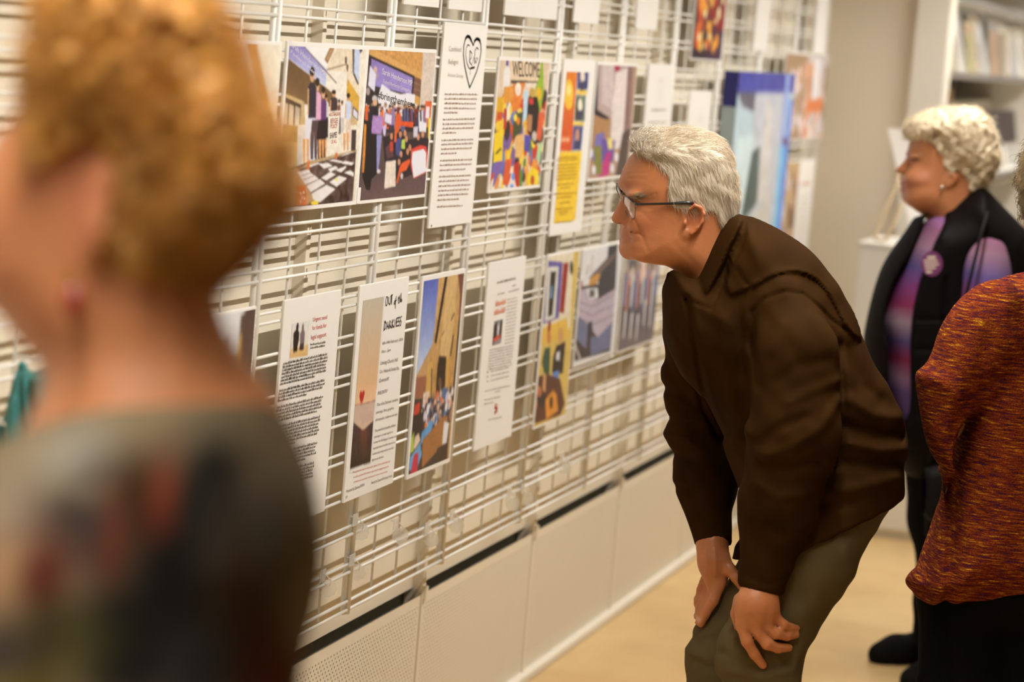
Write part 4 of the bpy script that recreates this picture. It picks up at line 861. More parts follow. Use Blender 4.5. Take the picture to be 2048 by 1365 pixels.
def pbox(fig, x0, x1, y0, y1, w0, w1):
    a, b = fig.U(x0, y1), fig.U(x1, y0)
    return ((a[0], b[0]), (a[1], b[1]), (w0, w1))
def normals(V, Q):
    a = V[Q[:, 2]]-V[Q[:, 0]]; b = V[Q[:, 3]]-V[Q[:, 1]]; n = np.cross(a, b); N = np.zeros_like(V)
    for k in range(4): np.add.at(N, Q[:, k], n)
    return N/(np.linalg.norm(N, axis=1)[:, None]+1e-12)
def floor_cut(fig, lift=0.0):
    """plane of the floor as a field: positive below it"""
    o = fig.local((0, 0, lift)); nz = np.array([CR[2], CU[2], -CF[2]])
    return lambda P: -((P-o)@nz)
def strands(name, fig, V, N, keep, flow, n, length, r0, m, parent, seed=1, curl=0.0, cols=((.7, .65, .55),), lift=.25, segs=5, taper=.25):
    """hair strands grown from the kept vertices along flow(V) with some lift off the surface"""
    r = np.random.RandomState(seed); ids = np.where(keep)[0]; ids = ids[r.randint(0, len(ids), n)]
    p = V[ids]+r.normal(0, .0015, (n, 3)); nn = N[ids]; d = flow(p, nn)+r.normal(0, .22, (n, 3)); d -= nn*np.sum(d*nn, 1)[:, None]
    d /= np.linalg.norm(d, axis=1)[:, None]+1e-9; d = d*(1-lift*.5)+nn*lift*r.uniform(.3, 1.3, n)[:, None]
    L = length*r.uniform(.6, 1.25, n); vs, qs, cs = [], [], []
    ph = r.uniform(0, 6.28, n); side = np.cross(nn, d); C = np.array(cols)[r.randint(0, len(cols), n)]*r.uniform(.8, 1.15, (n, 1))
    for k in range(segs+1):
        t = k/segs; c = p+d*(L*t)[:, None]-nn*(L*t*t*lift*.75)[:, None]
        if curl: c = c+side*(curl*np.sin(ph+t*7)*t)[:, None]+nn*(curl*np.cos(ph+t*7)*t*.7)[:, None]
        rad = r0*(1-(1-taper)*t)
        for a in range(3):
            w = 2*math.pi*a/3; vs.append(c+(side*math.cos(w)+nn*math.sin(w))*rad); cs.append(C)
    vs = np.stack(vs, 1); base = (np.arange(n)*(3*(segs+1)))[:, None]
    for k in range(segs):
        for a in range(3):
            qs.append(np.stack([k*3+a, k*3+(a+1) % 3, (k+1)*3+(a+1) % 3, (k+1)*3+a])[None]+base)
    Q = np.stack(qs, 1).reshape(-1, 4); Vv = vs.reshape(-1, 3); cc = np.stack(cs, 1).reshape(-1, 3)
    o = link(name, np_mesh(name, fig.world(Vv)-root_loc(parent), Q, True, cc), m, parent); o['kind'] = 'stuff'
    return o

def surf_w(f, u, v, lo=-.3, hi=.4):
    ws = np.linspace(hi, lo, 700); P = np.stack([np.full(700, u), np.full(700, v), ws], 1); r = f(P) < 0
    return ws[np.argmax(r)] if r.any() else 0.0
def prism(s):
    def f(P):
        w = P[:, 2]-s.w
        return s.sd(P[:, 0]-s.sh[0]*w, P[:, 1]-s.sh[1]*w)
    return f
# ================================================================== the man bending towards the posters
M_SKIN = mat('skin', (.6, .4, .3), .42, sss=.12, attr='Col', bump=.12, bscale=260)
M_HAIR = mat('hair', (.6, .5, .4), .45, attr='Col', spec=.4)
fg = Fig(5.15); U = fg.U
man = empty('person', fg.foot(1500, 0)); tag(man, 'older person in dark brown jacket and glasses bending with hands on knees', 'person')
SH = (.24, -.30)
head_px = [(1283, 300), (1266, 315), (1253, 335), (1246, 352), (1244, 366), (1247, 380), (1252, 392), (1252, 406), (1250, 420), (1249, 436), (1248, 447), (1247.5, 456), (1249, 464), (1250.5, 467), (1247.5, 472), (1247, 480), (1249.5, 486), (1244.5, 491), (1243, 499), (1247, 508), (1256, 514), (1269, 517), (1284, 517), (1304, 521), (1324, 528), (1342, 536), (1364, 550), (1384, 572), (1400, 605), (1470, 590), (1478, 520), (1462, 460), (1462, 425), (1464, 390), (1460, 345), (1450, 310), (1432, 283), (1400, 268), (1360, 264), (1320, 272)]
head = Sil(fg, head_px, .074, .058, 0, SH, h=.0022, sm=2, blur=2)
nose = Sil(fg, [(1252, 388), (1246, 396), (1239, 407), (1231, 422), (1224.5, 434), (1223.5, 440), (1227, 446), (1236, 448.5), (1248, 446.5), (1262, 440), (1262, 405)], .0175, .016, 0, SH, h=.0015, sm=2)
ear = Sil(fg, [(1374, 414), (1384, 407), (1396, 407), (1407, 415), (1412, 428), (1408, 446), (1399, 460), (1386, 472), (1372, 480), (1363, 476), (1360, 464), (1364, 447), (1369, 430)], .0065, .008, .076, h=.0012, sm=2, tilt=(.30, 0))
earin = Sil(fg, [(1380, 421), (1390, 414), (1400, 419), (1403, 430), (1398, 446), (1386, 458), (1372, 462), (1370, 452), (1374, 438)], .009, .007, .084, h=.0012, sm=2, tilt=(.30, 0))
far_ear = ell(U(1362, 412, -.076), (.016, .03, .006))
def nw(x, y, w): return U(x+SH[0]*w*F/fg.t0, y-SH[1]*w*F/fg.t0, w)     # near-side point from its mid-plane pixel
brow = ell(nw(1259, 381, .033), (.012, .008, .026)); brow2 = ell(nw(1259, 381, -.033), (.012, .008, .026))
sock = ell(nw(1254, 396, .036), (.013, .010, .017)); sock2 = ell(nw(1254, 396, -.036), (.013, .010, .017))
eye = ell(nw(1262, 396.5, .033), (.0125, .0105, .0125)); eye2 = ell(nw(1262, 396.5, -.033), (.0125, .0105, .0125))
cheek = ell(nw(1276, 432, .040), (.026, .020, .022)); cheek2 = ell(nw(1276, 432, -.040), (.026, .020, .022))
ala = ell(nw(1252, 440, .0135), (.010, .0075, .0085)); ala2 = ell(nw(1252, 440, -.0135), (.010, .0075, .0085))
jaw = ell(nw(1300, 480, .048), (.036, .026, .014)); jaw2 = ell(nw(1300, 480, -.048), (.036, .026, .014))
lipu = ell(nw(1252, 462, 0), (.008, .0042, .022)); lipl = ell(nw(1252, 472, 0), (.008, .005, .020)); chin = ell(nw(1256, 501, 0), (.012, .013, .026))
nostril = ell(nw(1241, 446.5, .0085), (.006, .0035, .004))
tragus = ell(U(1370, 446, .083), (.004, .007, .004))
rim = chain([(U(1379, 419, .0845), .0028), (U(1390, 411, .087), .003), (U(1402, 416, .089), .003), (U(1408, 428, .09), .003), (U(1404, 444, .089), .0028), (U(1395, 457, .087), .0026), (U(1384, 468, .084), .003)], .004)
folds = crease(fg, [([(1266, 443), (1273, 455), (1280, 470)], .0026, .0030), ([(1283, 414), (1290, 419), (1300, 420)], .0022, .0014), ([(1270, 422), (1284, 430)], .003, .0012), ([(1338, 416), (1352, 440), (1356, 470)], .006, .0010), ([(1296, 396), (1308, 391)], .0018, .0012), ([(1284, 480), (1287, 492), (1293, 505)], .003, .0010), ([(1262, 466.5), (1276, 470), (1284, 476)], .0016, .003), ([(1292, 405), (1303, 402)], .002, .0012), ([(1292, 411), (1304, 414)], .002, .0012), ([(1286, 434), (1298, 446)], .003, .0005), ([(1345, 492), (1375, 520), (1395, 548)], .006, .0008), ([(1258, 348), (1290, 350)], .0025, .0007), ([(1256, 358), (1288, 362)], .0025, .0007)])
mouthcut = Sil(fg, [(1244, 464.5), (1252, 465.5), (1268, 468), (1279, 472), (1268, 469.5), (1252, 468)], .0225, .0035, 0, SH, h=.0008, sm=1)
# arms, hands, trunk and legs
S_N, S_F = U(1570, 650, .12), U(1430, 640, -.12)
E_N, E_F = U(1592, 866, .21), U(1396, 850, -.21)
W_N, W_F = U(1516, 1172, .205), U(1424, 1085, -.11)
arms = [chain([(S_N, .05), (E_N, .045), (W_N, .029)]), chain([(S_F, .05), (E_F, .042), (W_F, .029)])]
trunk = Sil(fg, [(1390, 560), (1480, 470), (1590, 560), (1660, 720), (1690, 880), (1670, 970), (1590, 980), (1450, 820), (1370, 660)], .12, .10, 0)
legs = [chain([(U(1690, 960, .08), .06), (U(1518, 1302, .13), .045), (U(1572, 1760, .135), .038)]), chain([(U(1690, 960, -.08), .06), (U(1452, 1282, -.135), .04), (U(1480, 1690, -.13), .038)])]
nk = lambda x, y, w: U(x, y, w)
def finger(pts): return chain([(U(x, y, w), r) for x, y, w, r in pts], .004)
hand_n = [chain([(U(1516, 1178, .212), .027), (U(1514, 1212, .222), .030)], .02),
    Sil(fg, [(1478, 1180), (1472, 1205), (1470, 1238), (1474, 1258), (1490, 1266), (1512, 1264), (1535, 1256), (1556, 1244), (1560, 1225), (1558, 1200), (1550, 1180)], .0155, .016, .222, h=.002, sm=2, tilt=(-.12, .1))]
fing_n = [finger([(1484, 1252, .226, .0108), (1494, 1284, .228, .0102), (1509, 1309, .219, .0092), (1526, 1331, .207, .0078)]),
    finger([(1509, 1258, .225, .0108), (1534, 1289, .227, .0102), (1556, 1297, .213, .0092), (1577, 1296, .199, .0078)]),
    finger([(1530, 1250, .221, .0104), (1552, 1268, .221, .0098), (1573, 1273, .206, .0086), (1591, 1270, .192, .0074)]),
    finger([(1549, 1236, .214, .0096), (1567, 1250, .213, .0088), (1581, 1256, .201, .0078), (1593, 1257, .19, .0066)]),
    finger([(1480, 1200, .208, .012), (1473, 1228, .19, .0105), (1478, 1256, .172, .0088)])]
hand_f = [chain([(U(1424, 1090, -.105), .027), (U(1428, 1122, -.098), .029)], .02),
    Sil(fg, [(1400, 1100), (1402, 1140), (1412, 1175), (1424, 1192), (1442, 1188), (1456, 1166), (1458, 1135), (1450, 1100)], .018, .016, -.098, h=.002, sm=2)]
fing_f = [finger([(1440, 1168, -.088, .0105), (1427, 1202, -.084, .0102), (1412, 1226, -.088, .0092), (1402, 1248, -.096, .0076)]),
    finger([(1430, 1172, -.105, .0105), (1417, 1204, -.104, .010), (1404, 1226, -.110, .009), (1397, 1246, -.118, .0076)]),
    finger([(1420, 1168, -.122, .010), (1408, 1196, -.124, .0095), (1399, 1216, -.13, .0085), (1394, 1234, -.137, .0072)]),
    finger([(1410, 1158, -.136, .009), (1401, 1182, -.14, .0085), (1396, 1198, -.145, .0075), (1393, 1212, -.15, .0064)]),
    finger([(1444, 1118, -.088, .013), (1460, 1140, -.078, .0115), (1472, 1156, -.072, .010), (1482, 1172, -.07, .0085)])]
knuck = crease(fg, [([(1480, 1206), (1476, 1245)], .004, .0012), ([(1500, 1200), (1496, 1250)], .0035, -.0012), ([(1520, 1200), (1520, 1248)], .0035, -.0011), ([(1538, 1200), (1542, 1238)], .0035, -.001), ([(1420, 1105), (1416, 1160)], .003, -.0012), ([(1434, 1105), (1438, 1160)], .003, -.0012)])
def man_body(P):
    r = head(P)
    r = smin(r, brow(P), .014); r = smin(r, brow2(P), .014)
    r = smax(r, -sock(P), .008); r = smax(r, -sock2(P), .008)
    r = smin(r, eye(P), .004); r = smin(r, eye2(P), .004)
    r = smin(r, cheek(P), .02); r = smin(r, cheek2(P), .02); r = smin(r, jaw(P), .02); r = smin(r, jaw2(P), .02)
    r = smin(r, nose(P), .009); r = smin(r, ala(P), .005); r = smin(r, ala2(P), .005)
    r = smin(r, lipu(P), .009); r = smin(r, lipl(P), .010); r = smin(r, chin(P), .018)
    r = smax(r, -mouthcut(P), .002); r = smax(r, -nostril(P), .002)
    r = r+folds(P)*(np.abs(P[:, 2]) > .012)
    e = smin(ear(P), rim(P), .003); e = smax(e, -earin(P), .003); e = smin(e, tragus(P), .004)
    r = smin(r, e, .006); r = smin(r, far_ear(P), .006)
    r = smin(r, trunk(P), .03)
    for a in arms: r = smin(r, a(P), .03)
    for l in legs: r = smin(r, l(P), .03)
    for hd, fs in ((hand_n, fing_n), (hand_f, fing_f)):
        q = smin(hd[0](P), hd[1](P), .02)
        fm = fs[0](P)
        for g in fs[1:]: fm = smin(fm, g(P), .0025)
        q = smin(q, fm, .007)
        r = smin(r, q+knuck(P), .014)
    return r
def blend(c, q, k): return c*(1-k[:, None])+np.array(q)*k[:, None]
def g2(V, fig, x, y, rx, ry, w=0):
    p = fig.U(x, y, w); k = fig.t0/F
    return np.exp(-((V[:, 0]-p[0])/(rx*k))**2-((V[:, 1]-p[1])/(ry*k))**2)
def man_col(V):
    c = np.tile(np.array((.50, .185, .070)), (len(V), 1))
    nz = (np.sin(V[:, 0]*310+V[:, 1]*170)*np.sin(V[:, 1]*290-V[:, 2]*210)+np.sin(V[:, 0]*120)*np.sin(V[:, 1]*97))*.5
    c *= (1+.05*nz)[:, None]
    for x, y, rx, ry, q, k in ((1232, 436, 14, 14, (.52, .17, .08), .7), (1290, 445, 26, 22, (.52, .16, .075), .55), (1390, 440, 26, 44, (.55, .18, .08), .6), (1250, 474, 12, 6, (.50, .22, .17), .8), (1252, 462, 10, 4, (.50, .23, .17), .6), (1255, 505, 16, 12, (.52, .18, .08), .4), (1266, 476, 6, 4, (.50, .18, .09), .3)):
        c = blend(c, q, k*g2(V, fg, x, y, rx, ry))
    spots = np.random.RandomState(9)
    for i in range(26): c = blend(c, (.40, .20, .11), .45*g2(V, fg, spots.uniform(1290, 1400), spots.uniform(330, 520), 2.2, 2.0)*(V[:, 2] > 0))
    for i in range(22): c = blend(c, (.38, .18, .11), .5*g2(V, fg, spots.uniform(1475, 1555), spots.uniform(1190, 1260), 2.6, 2.4)*(V[:, 2] > 0))
    for tip in ((1528, 1332), (1402, 1250)): c = blend(c, (.72, .48, .38), .8*g2(V, fg, tip[0], tip[1], 6, 5))
    return c
ya, yb = U(0, 600)[1], U(0, 250)[1]; xa, xb = U(1215, 0)[0], U(1480, 0)[0]
hx = (U(1385, 0)[0], U(1605, 0)[0]); hy = (U(0, 1345)[1], U(0, 1080)[1])
body, Vm, Qm = solid('body', fg, man_body, pbox(fg, 1205, 1840, 245, 1850, -.30, .33), .009, M_SKIN, man, ((((xa, xb, .0026), (hx[0], hx[1], .0034))), ((ya, yb, .0026), (hy[0], hy[1], .0034)), ((-.1, .1, .0032), (.16, .26, .0035))), man_col)
# eyebrow hairs and hair
hair_px = [(1386, 405), (1370, 401), (1350, 398), (1326, 399), (1316, 385), (1311, 366), (1316, 342), (1306, 322), (1290, 312), (1272, 306), (1270, 286), (1288, 268), (1308, 263), (1330, 261), (1364, 256), (1398, 260), (1432, 270), (1450, 287), (1461, 313), (1468, 344), (1472, 373), (1471, 402), (1468, 424), (1455, 438), (1443, 444), (1428, 438), (1418, 430), (1412, 414), (1400, 404)]
hair_s = Sil(fg, hair_px, .083, .045, 0, SH, h=.002, sm=2)
thin = crease(fg, [([(1285, 300), (1300, 285)], .02, .003)])
hair_pr = prism(hair_s)
def hair_f(P): return smin(hair_s(P)+.0016, smax(head(P)-.0045, hair_pr(P), .004), .006)+.0012*np.sin(P[:, 0]*90+P[:, 1]*60+np.sin(P[:, 1]*70)*2)*np.sin(P[:, 1]*80-P[:, 2]*60)
WHITEHAIR = ((.74, .66, .54), (.66, .56, .42), (.80, .74, .64), (.60, .46, .30), (.70, .60, .46))
def hair_c(V):
    c = np.tile(np.array((.62, .53, .41)), (len(V), 1))
    return c
hair, Vh, Qh = solid('hair', fg, hair_f, pbox(fg, 1250, 1490, 240, 460, -.1, .1), .003, M_HAIR, man, colors=hair_c)
Nh = normals(Vh, Qh)
def comb(p, n):
    k = np.clip((U(0, 290)[1]-p[:, 1])/.05, 0, 1)[:, None]
    top = np.tile(np.array((.9, .25, 0.0)), (len(p), 1)); side = np.tile(np.array((.35, -1.0, 0)), (len(p), 1))
    return top*(1-k)+side*k
kp = head(Vh) > .002
strands('hair_strands', fg, Vh, Nh, kp, comb, 9000, .024, .00042, M_HAIR, hair, 2, cols=WHITEHAIR, lift=.22)
fr = kp & (Vh[:, 0] < U(1330, 0)[0]) & (Vh[:, 1] > U(0, 315)[1])
strands('forelock', fg, Vh, Nh, fr, lambda p, n: np.tile(np.array((-.3, .5, .2)), (len(p), 1)), 700, .022, .0006, M_HAIR, hair, 5, .003, ((.85, .80, .70), (.8, .72, .58)), lift=.7)
bv = g2(Vm, fg, 1266+8, 384+10, 15, 5, .035)*(Vm[:, 2] > .015) > .45
if bv.sum() > 5: strands('eyebrow', fg, Vm, normals(Vm, Qm), bv, lambda p, n: np.tile(np.array((.9, .1, .2)), (len(p), 1)), 260, .012, .0005, M_HAIR, man, 4, cols=((.30, .20, .11), (.42, .32, .2)), lift=.3)
# glasses
M_FRAME = mat('black_acetate', (.012, .011, .012), .25, coat=.4); M_LENS = mat('spectacle_lens', (.96, .97, 1), .03, trans=.9, alpha=.35, ior=1.45)
gl = empty('glasses', fg.foot(1260, 0)); gl.parent = man; gl.location = (0, 0, 0)
def gpt(x, y, w): return tuple(fg.world(U(x, y, w)[None])[0]-np.array(man.location))
lens_n = [(1248, 391, .012), (1258, 397, .040), (1269, 406, .064), (1270.5, 420, .066), (1269.5, 435, .064), (1263, 438, .048), (1255, 432, .026), (1249.5, 418, .012), (1247, 402, .009)]
lens_f = [(1245, 388, -.012), (1239, 378, -.040), (1232.5, 367, -.064), (1233.5, 380, -.066), (1239, 394, -.062), (1243, 402, -.046), (1245, 405, -.026), (1245, 398, -.012)]
for q in (lens_n, lens_f):
    P = [gpt(*p) for p in q]; top = 4 if q is lens_n else 3
    rm = tube('lens_rim', P+[P[0]], .0010, mat('clear_rim', (.22, .22, .22), .15, metal=.7), gl, 6)
    tube('brow_bar', P[:3], .0018, M_FRAME, gl, 6)
    c0 = np.mean(P, 0); n = len(P); link('lens', mesh('lens', P+[tuple(c0)], [(i, (i+1) % n, n) for i in range(n)], True), M_LENS, gl)
tube('bridge', [gpt(1248, 391, .012), gpt(1246, 386, 0), gpt(1245, 388, -.012)], .0013, M_FRAME, gl, 6)
tube('temple_arm', [gpt(1269, 406, .066), gpt(1273, 409, .073), gpt(1300, 408.5, .0775), (gpt(1340, 407.5, .0815)), gpt(1372, 405.5, .084), gpt(1384, 407, .082), gpt(1394, 414, .078)], [.0020, .0024, .0022, .0024, .0034, .0034, .0026], M_FRAME, gl, 8)
tube('temple_arm', [gpt(1233, 367, -.066), gpt(1262, 388, -.076), gpt(1345, 388, -.08), gpt(1372, 398, -.078)], .0018, M_FRAME, gl, 8)
# ------------------------------------------------------------------ jacket
def jacket_mat():
    m = mat('waxed_brown_cotton', (.031, .0130, .0026), .8, spec=.03, bump=.10, bscale=500, var=.25, vscale=9)
    return m
jk = Sil(fg, [(1326, 532), (1345, 528), (1395, 560), (1430, 480), (1470, 424), (1513, 440), (1562, 468), (1604, 497), (1637, 530), (1666, 567), (1691, 612), (1711, 650), (1732, 695), (1756, 740), (1781, 777), (1799, 822), (1811, 855), (1816, 884), (1813, 914), (1805, 946), (1800, 985), (1796, 1040), (1770, 1130), (1690, 1190), (1600, 1190), (1535, 1110), (1500, 1030), (1468, 960), (1450, 895), (1436, 850), (1405, 800), (1370, 760), (1345, 720), (1328, 680), (1325, 620)], .175, .13, 0, h=.004, sm=2, blur=3)
slv_n = chain([(U(1556, 628, .13), .070), (U(1590, 720, .185), .078), (U(1590, 868, .215), .080), (U(1556, 1010, .205), .066), (U(1524, 1166, .205), .0435)], .03)
slv_f = chain([(U(1408, 640, -.13), .075), (U(1398, 760, -.18), .066), (U(1400, 858, -.205), .060), (U(1412, 960, -.17), .057), (U(1424, 1082, -.112), .036)], .03)
collar = Sil(fg, [(1470, 426), (1482, 430), (1492, 442), (1489, 473), (1472, 511), (1452, 554), (1432, 594), (1418, 619), (1405, 616), (1371, 597), (1380, 567), (1400, 527), (1417, 487), (1437, 450), (1455, 432)], .150, .045, 0, h=.002, sm=1, tilt=(0, 0))
yoke = Sil(fg, [(1440, 600), (1503, 578), (1530, 560), (1560, 549), (1600, 548), (1635, 566), (1660, 600), (1692, 668), (1740, 690), (1700, 560), (1600, 460), (1480, 420), (1460, 500)], .3, .05, .1, h=.002, sm=1)
neckhole = chain([(U(1450, 390, 0), .045), (U(1392, 530, 0), .062), (U(1330, 520, 0), .04)], .02)
jl = crease(fg, [
    ([(1373, 596), (1381, 650), (1400, 740), (1428, 830), (1458, 882)], .0045, .007), ([(1386, 600), (1396, 680), (1420, 780), (1450, 850)], .004, -.002),
    ([(1490, 443), (1489, 474), (1472, 512), (1452, 555), (1433, 595), (1419, 620), (1372, 598)], .003, .0035),
    ([(1471, 540), (1485, 565), (1505, 580)], .003, .003),
    ([(1505, 620), (1520, 600), (1560, 585), (1600, 590), (1630, 612), (1660, 640), (1690, 660)], .0035, .0035),
    ([(1500, 625), (1496, 690), (1506, 770)], .006, .007), ([(1676, 690), (1680, 780), (1678, 880), (1668, 930)], .008, .010),
    ([(1470, 600), (1478, 700), (1482, 800), (1500, 880)], .012, .004), ([(1440, 640), (1452, 740), (1480, 860)], .012, -.004),
    ([(1506, 880), (1540, 850), (1590, 830)], .010, .006), ([(1515, 905), (1560, 890), (1620, 850), (1660, 800)], .012, -.007), ([(1512, 925), (1560, 930), (1620, 915)], .010, .006), ([(1500, 960), (1540, 985), (1590, 980)], .010, -.005), ([(1520, 1040), (1550, 1060)], .009, .004), ([(1540, 760), (1580, 730), (1640, 720)], .012, .004), ([(1530, 700), (1550, 650)], .010, -.004), ([(1560, 800), (1600, 780), (1660, 760)], .010, -.005),
    ([(1700, 700), (1720, 770), (1760, 800)], .014, .006), ([(1695, 800), (1740, 830), (1800, 835)], .012, -.008), ([(1690, 850), (1740, 868), (1806, 872)], .011, .009), ([(1690, 885), (1750, 900), (1812, 900)], .011, -.008), ([(1690, 925), (1750, 930), (1806, 930)], .012, .008), ([(1660, 980), (1720, 970), (1790, 955)], .012, -.006), ([(1640, 1010), (1700, 1005)], .010, .005),
    ([(1345, 620), (1352, 700), (1380, 780)], .012, -.005), ([(1335, 690), (1365, 760), (1400, 810)], .010, .006), ([(1347, 780), (1385, 800)], .009, .006), ([(1345, 845), (1385, 850), (1420, 830)], .010, .007), ([(1350, 880), (1395, 890)], .009, -.006), ([(1345, 915), (1400, 930)], .010, .006), ([(1370, 990), (1410, 1000)], .009, .004),
    ([(1479, 1142), (1524, 1158), (1572, 1138)], .0022, .002), ([(1560, 565), (1580, 640)], .02, -.004)], .12)
wr = lambda P: .0016*np.sin(P[:, 0]*46+np.sin(P[:, 1]*31)*1.6+P[:, 2]*22)*np.sin(P[:, 1]*52+P[:, 2]*30)+.0007*np.sin(P[:, 0]*120+P[:, 1]*90)
cuff_cut_n = fg.U(1524, 1184, .205); cuff_dir = (U(1524, 1166, .205)-U(1556, 1010, .205)); cuff_dir /= np.linalg.norm(cuff_dir)
cuff_cut_f = fg.U(1424, 1092, -.112); cuff_dirf = (U(1424, 1082, -.112)-U(1412, 960, -.17)); cuff_dirf /= np.linalg.norm(cuff_dirf)
leg_n = chain([(U(1698, 968, .075), .086), (U(1610, 1122, .11), .085), (U(1517, 1308, .13), .072), (U(1536, 1480, .135), .068), (U(1575, 1790, .135), .056)], .03)
leg_f = chain([(U(1698, 965, -.075), .086), (U(1570, 1130, -.115), .078), (U(1455, 1278, -.135), .056), (U(1441, 1322, -.135), .060), (U(1440, 1420, -.135), .064), (U(1482, 1720, -.135), .054)], .03)
hem0 = U(1785, 1001)[:2]; hem1 = U(1600, 1079)[:2]; hemd = (hem1-hem0)/np.linalg.norm(hem1-hem0); hemn = np.array([-hemd[1], hemd[0]]); hemn = hemn if hemn[1] < 0 else -hemn
def jacket_f(P):
    r = smax(smin(jk(P), smin(leg_n(P), leg_f(P), .02)-.012, .03), (P[:, :2]-hem0)@hemn, .006); r = smin(r, smax(slv_n(P), (P-cuff_cut_n)@cuff_dir, .006), .018); r = smin(r, smax(slv_f(P), (P-cuff_cut_f)@cuff_dirf, .006), .018)
    near = np.clip((P[:, 2]+.02)/.04, 0, 1)
    r = r+jl(P)*1.0+wr(P)
    r = r-.007*np.clip(-yoke.sd(P[:, 0], P[:, 1])/.004, 0, 1)*near
    r = smax(r, -neckhole(P), .01)
    return smin(r, smax(collar(P), -neckhole(P), .008), .003)
jac, Vj, Qj = solid('jacket', fg, jacket_f, pbox(fg, 1300, 1850, 410, 1215, -.32, .34), .0043, jacket_mat(), man)
# cuff tab and button
o = link('cuff_button', mesh('cuff_button', *tube_vf([gpt(1553, 1152, .243), gpt(1553, 1152, .2465)], .005, 12)), mat('horn_button', (.03, .02, .012), .3), man)
# ------------------------------------------------------------------ trousers and shoes
tr = crease(fg, [([(1448, 1300), (1500, 1322), (1570, 1318)], .006, .005), ([(1450, 1335), (1510, 1345), (1580, 1330)], .007, -.004), ([(1470, 1275), (1500, 1300)], .006, .003), ([(1385, 1300), (1420, 1310), (1440, 1300)], .006, .005), ([(1390, 1330), (1430, 1345)], .007, -.004), ([(1410, 1350), (1440, 1362)], .006, .004), ([(1600, 1180), (1560, 1230), (1570, 1300)], .012, .003), ([(1700, 1050), (1640, 1140), (1590, 1220)], .02, -.003)], .12)
fl = floor_cut(fg, .045)
def trouser_f(P):
    r = smin(leg_n(P), leg_f(P), .02)+tr(P)+wr(P)*1.2
    return smax(r, fl(P), .006)
M_TROUSER = mat('olive_khaki_cotton', (.105, .078, .036), .85, spec=.1, bump=.15, bscale=700)
solid('trousers', fg, trouser_f, pbox(fg, 1340, 1860, 830, 1890, -.32, .30), .0062, M_TROUSER, man, relax=1)
def shoe(fig, ankle, toe, name, parent, m, hgt=.07, wd=.044):
    """low shoe: rounded upper from heel to toe on a sole, cut flat at the floor"""
    a, b = np.array(ankle, float), np.array(toe, float)
    fr0 = floor_cut(fig, .0)
    up = np.array([CR[2], CU[2], -CF[2]]); dirv = (b-a); L = np.linalg.norm(dirv); dirv /= L
    def f(P):
        r = chain([(a+up*.055-dirv*.02, .040), (a+up*.035+dirv*.05, .042), (a+up*.028+dirv*L*.62, .042), (b+up*.020-dirv*.03, .036)], .03)(P)
        r = smin(r, cone(a+up*.06, a+up*.10, .042, .046)(P), .02)
        return smax(r, fr0(P), .003)
    lo = np.minimum(a, b)-.12; hi = np.maximum(a, b)+.14
    return solid(name, fig, f, tuple((lo[i], hi[i]) for i in range(3)), .007, m, parent)
M_SHOE = mat('black_suede', (.006, .006, .006), .85, spec=.08)
def floor_local(fig, x, w, dx=0):
    """floor point under pixel column x at depth w"""
    p = CAM+CF*(fig.t0-w)+CR*((x-W/2)*(fig.t0-w)/F); up = -p[2]
    q = np.array([p[0], p[1], 0.0]); return fig.local(q)
a = floor_local(fg, 1590, .135); b = floor_local(fg, 1590-215, .15); shoe(fg, a, b, 'shoe', man, M_SHOE)
a = floor_local(fg, 1490, -.135); b = floor_local(fg, 1490-215, -.15); shoe(fg, a, b, 'shoe', man, M_SHOE)
# ================================================================== the person in the black vest
f2 = Fig(7.4); U2 = f2.U
p2 = empty('person', f2.foot(1900, 0)); tag(p2, 'person with short curly pale hair in a black vest over a striped purple jumper', 'person')
S2 = (.10, -.10)
h2 = Sil(f2, [(1824, 268), (1820, 285), (1817, 305), (1815, 318), (1815, 332), (1809, 346), (1805, 351), (1803, 360), (1804, 367), (1808, 372), (1804, 380), (1807, 389), (1806, 397), (1811, 406), (1822, 413), (1836, 425), (1850, 433), (1858, 446), (1870, 480), (1965, 460), (1955, 400), (1967, 360), (1975, 310), (1960, 262), (1920, 242), (1870, 242), (1838, 254)], .076, .058, 0, S2, h=.003, blur=2)
n2 = Sil(f2, [(1816, 312), (1806, 326), (1797, 334), (1790, 340), (1793.5, 346), (1806, 348.5), (1819, 346), (1821, 320)], .0165, .015, 0, S2, h=.002)
e2 = Sil(f2, [(1890, 350), (1902, 343), (1914, 346), (1918, 356), (1911, 368), (1898, 376), (1888, 379), (1884, 370)], .007, .009, .078, h=.002, tilt=(.25, 0))
def nw2(x, y, w): return U2(x+S2[0]*w*F/f2.t0, y-S2[1]*w*F/f2.t0, w)
bits2 = [(ell(nw2(1824, 312, s*.034), (.012, .009, .024)), .012) for s in (1, -1)]
sock2_ = [ell(nw2(1819, 323, s*.037), (.012, .009, .017)) for s in (1, -1)]
eyes2 = [ell(nw2(1826, 323.5, s*.034), (.012, .010, .012)) for s in (1, -1)]
chk2 = [ell(nw2(1832, 355, s*.042), (.030, .026, .024)) for s in (1, -1)]+[ell(nw2(1845, 395, s*.035), (.038, .026, .028)) for s in (1, -1)]
lips2 = [ell(nw2(1806.5, 367, 0), (.008, .005, .022)), ell(nw2(1806.5, 378, 0), (.008, .006, .020))]
mc2 = Sil(f2, [(1798, 371.5), (1808, 371.5), (1822, 375), (1808, 374)], .022, .004, 0, S2, h=.0015, sm=1)
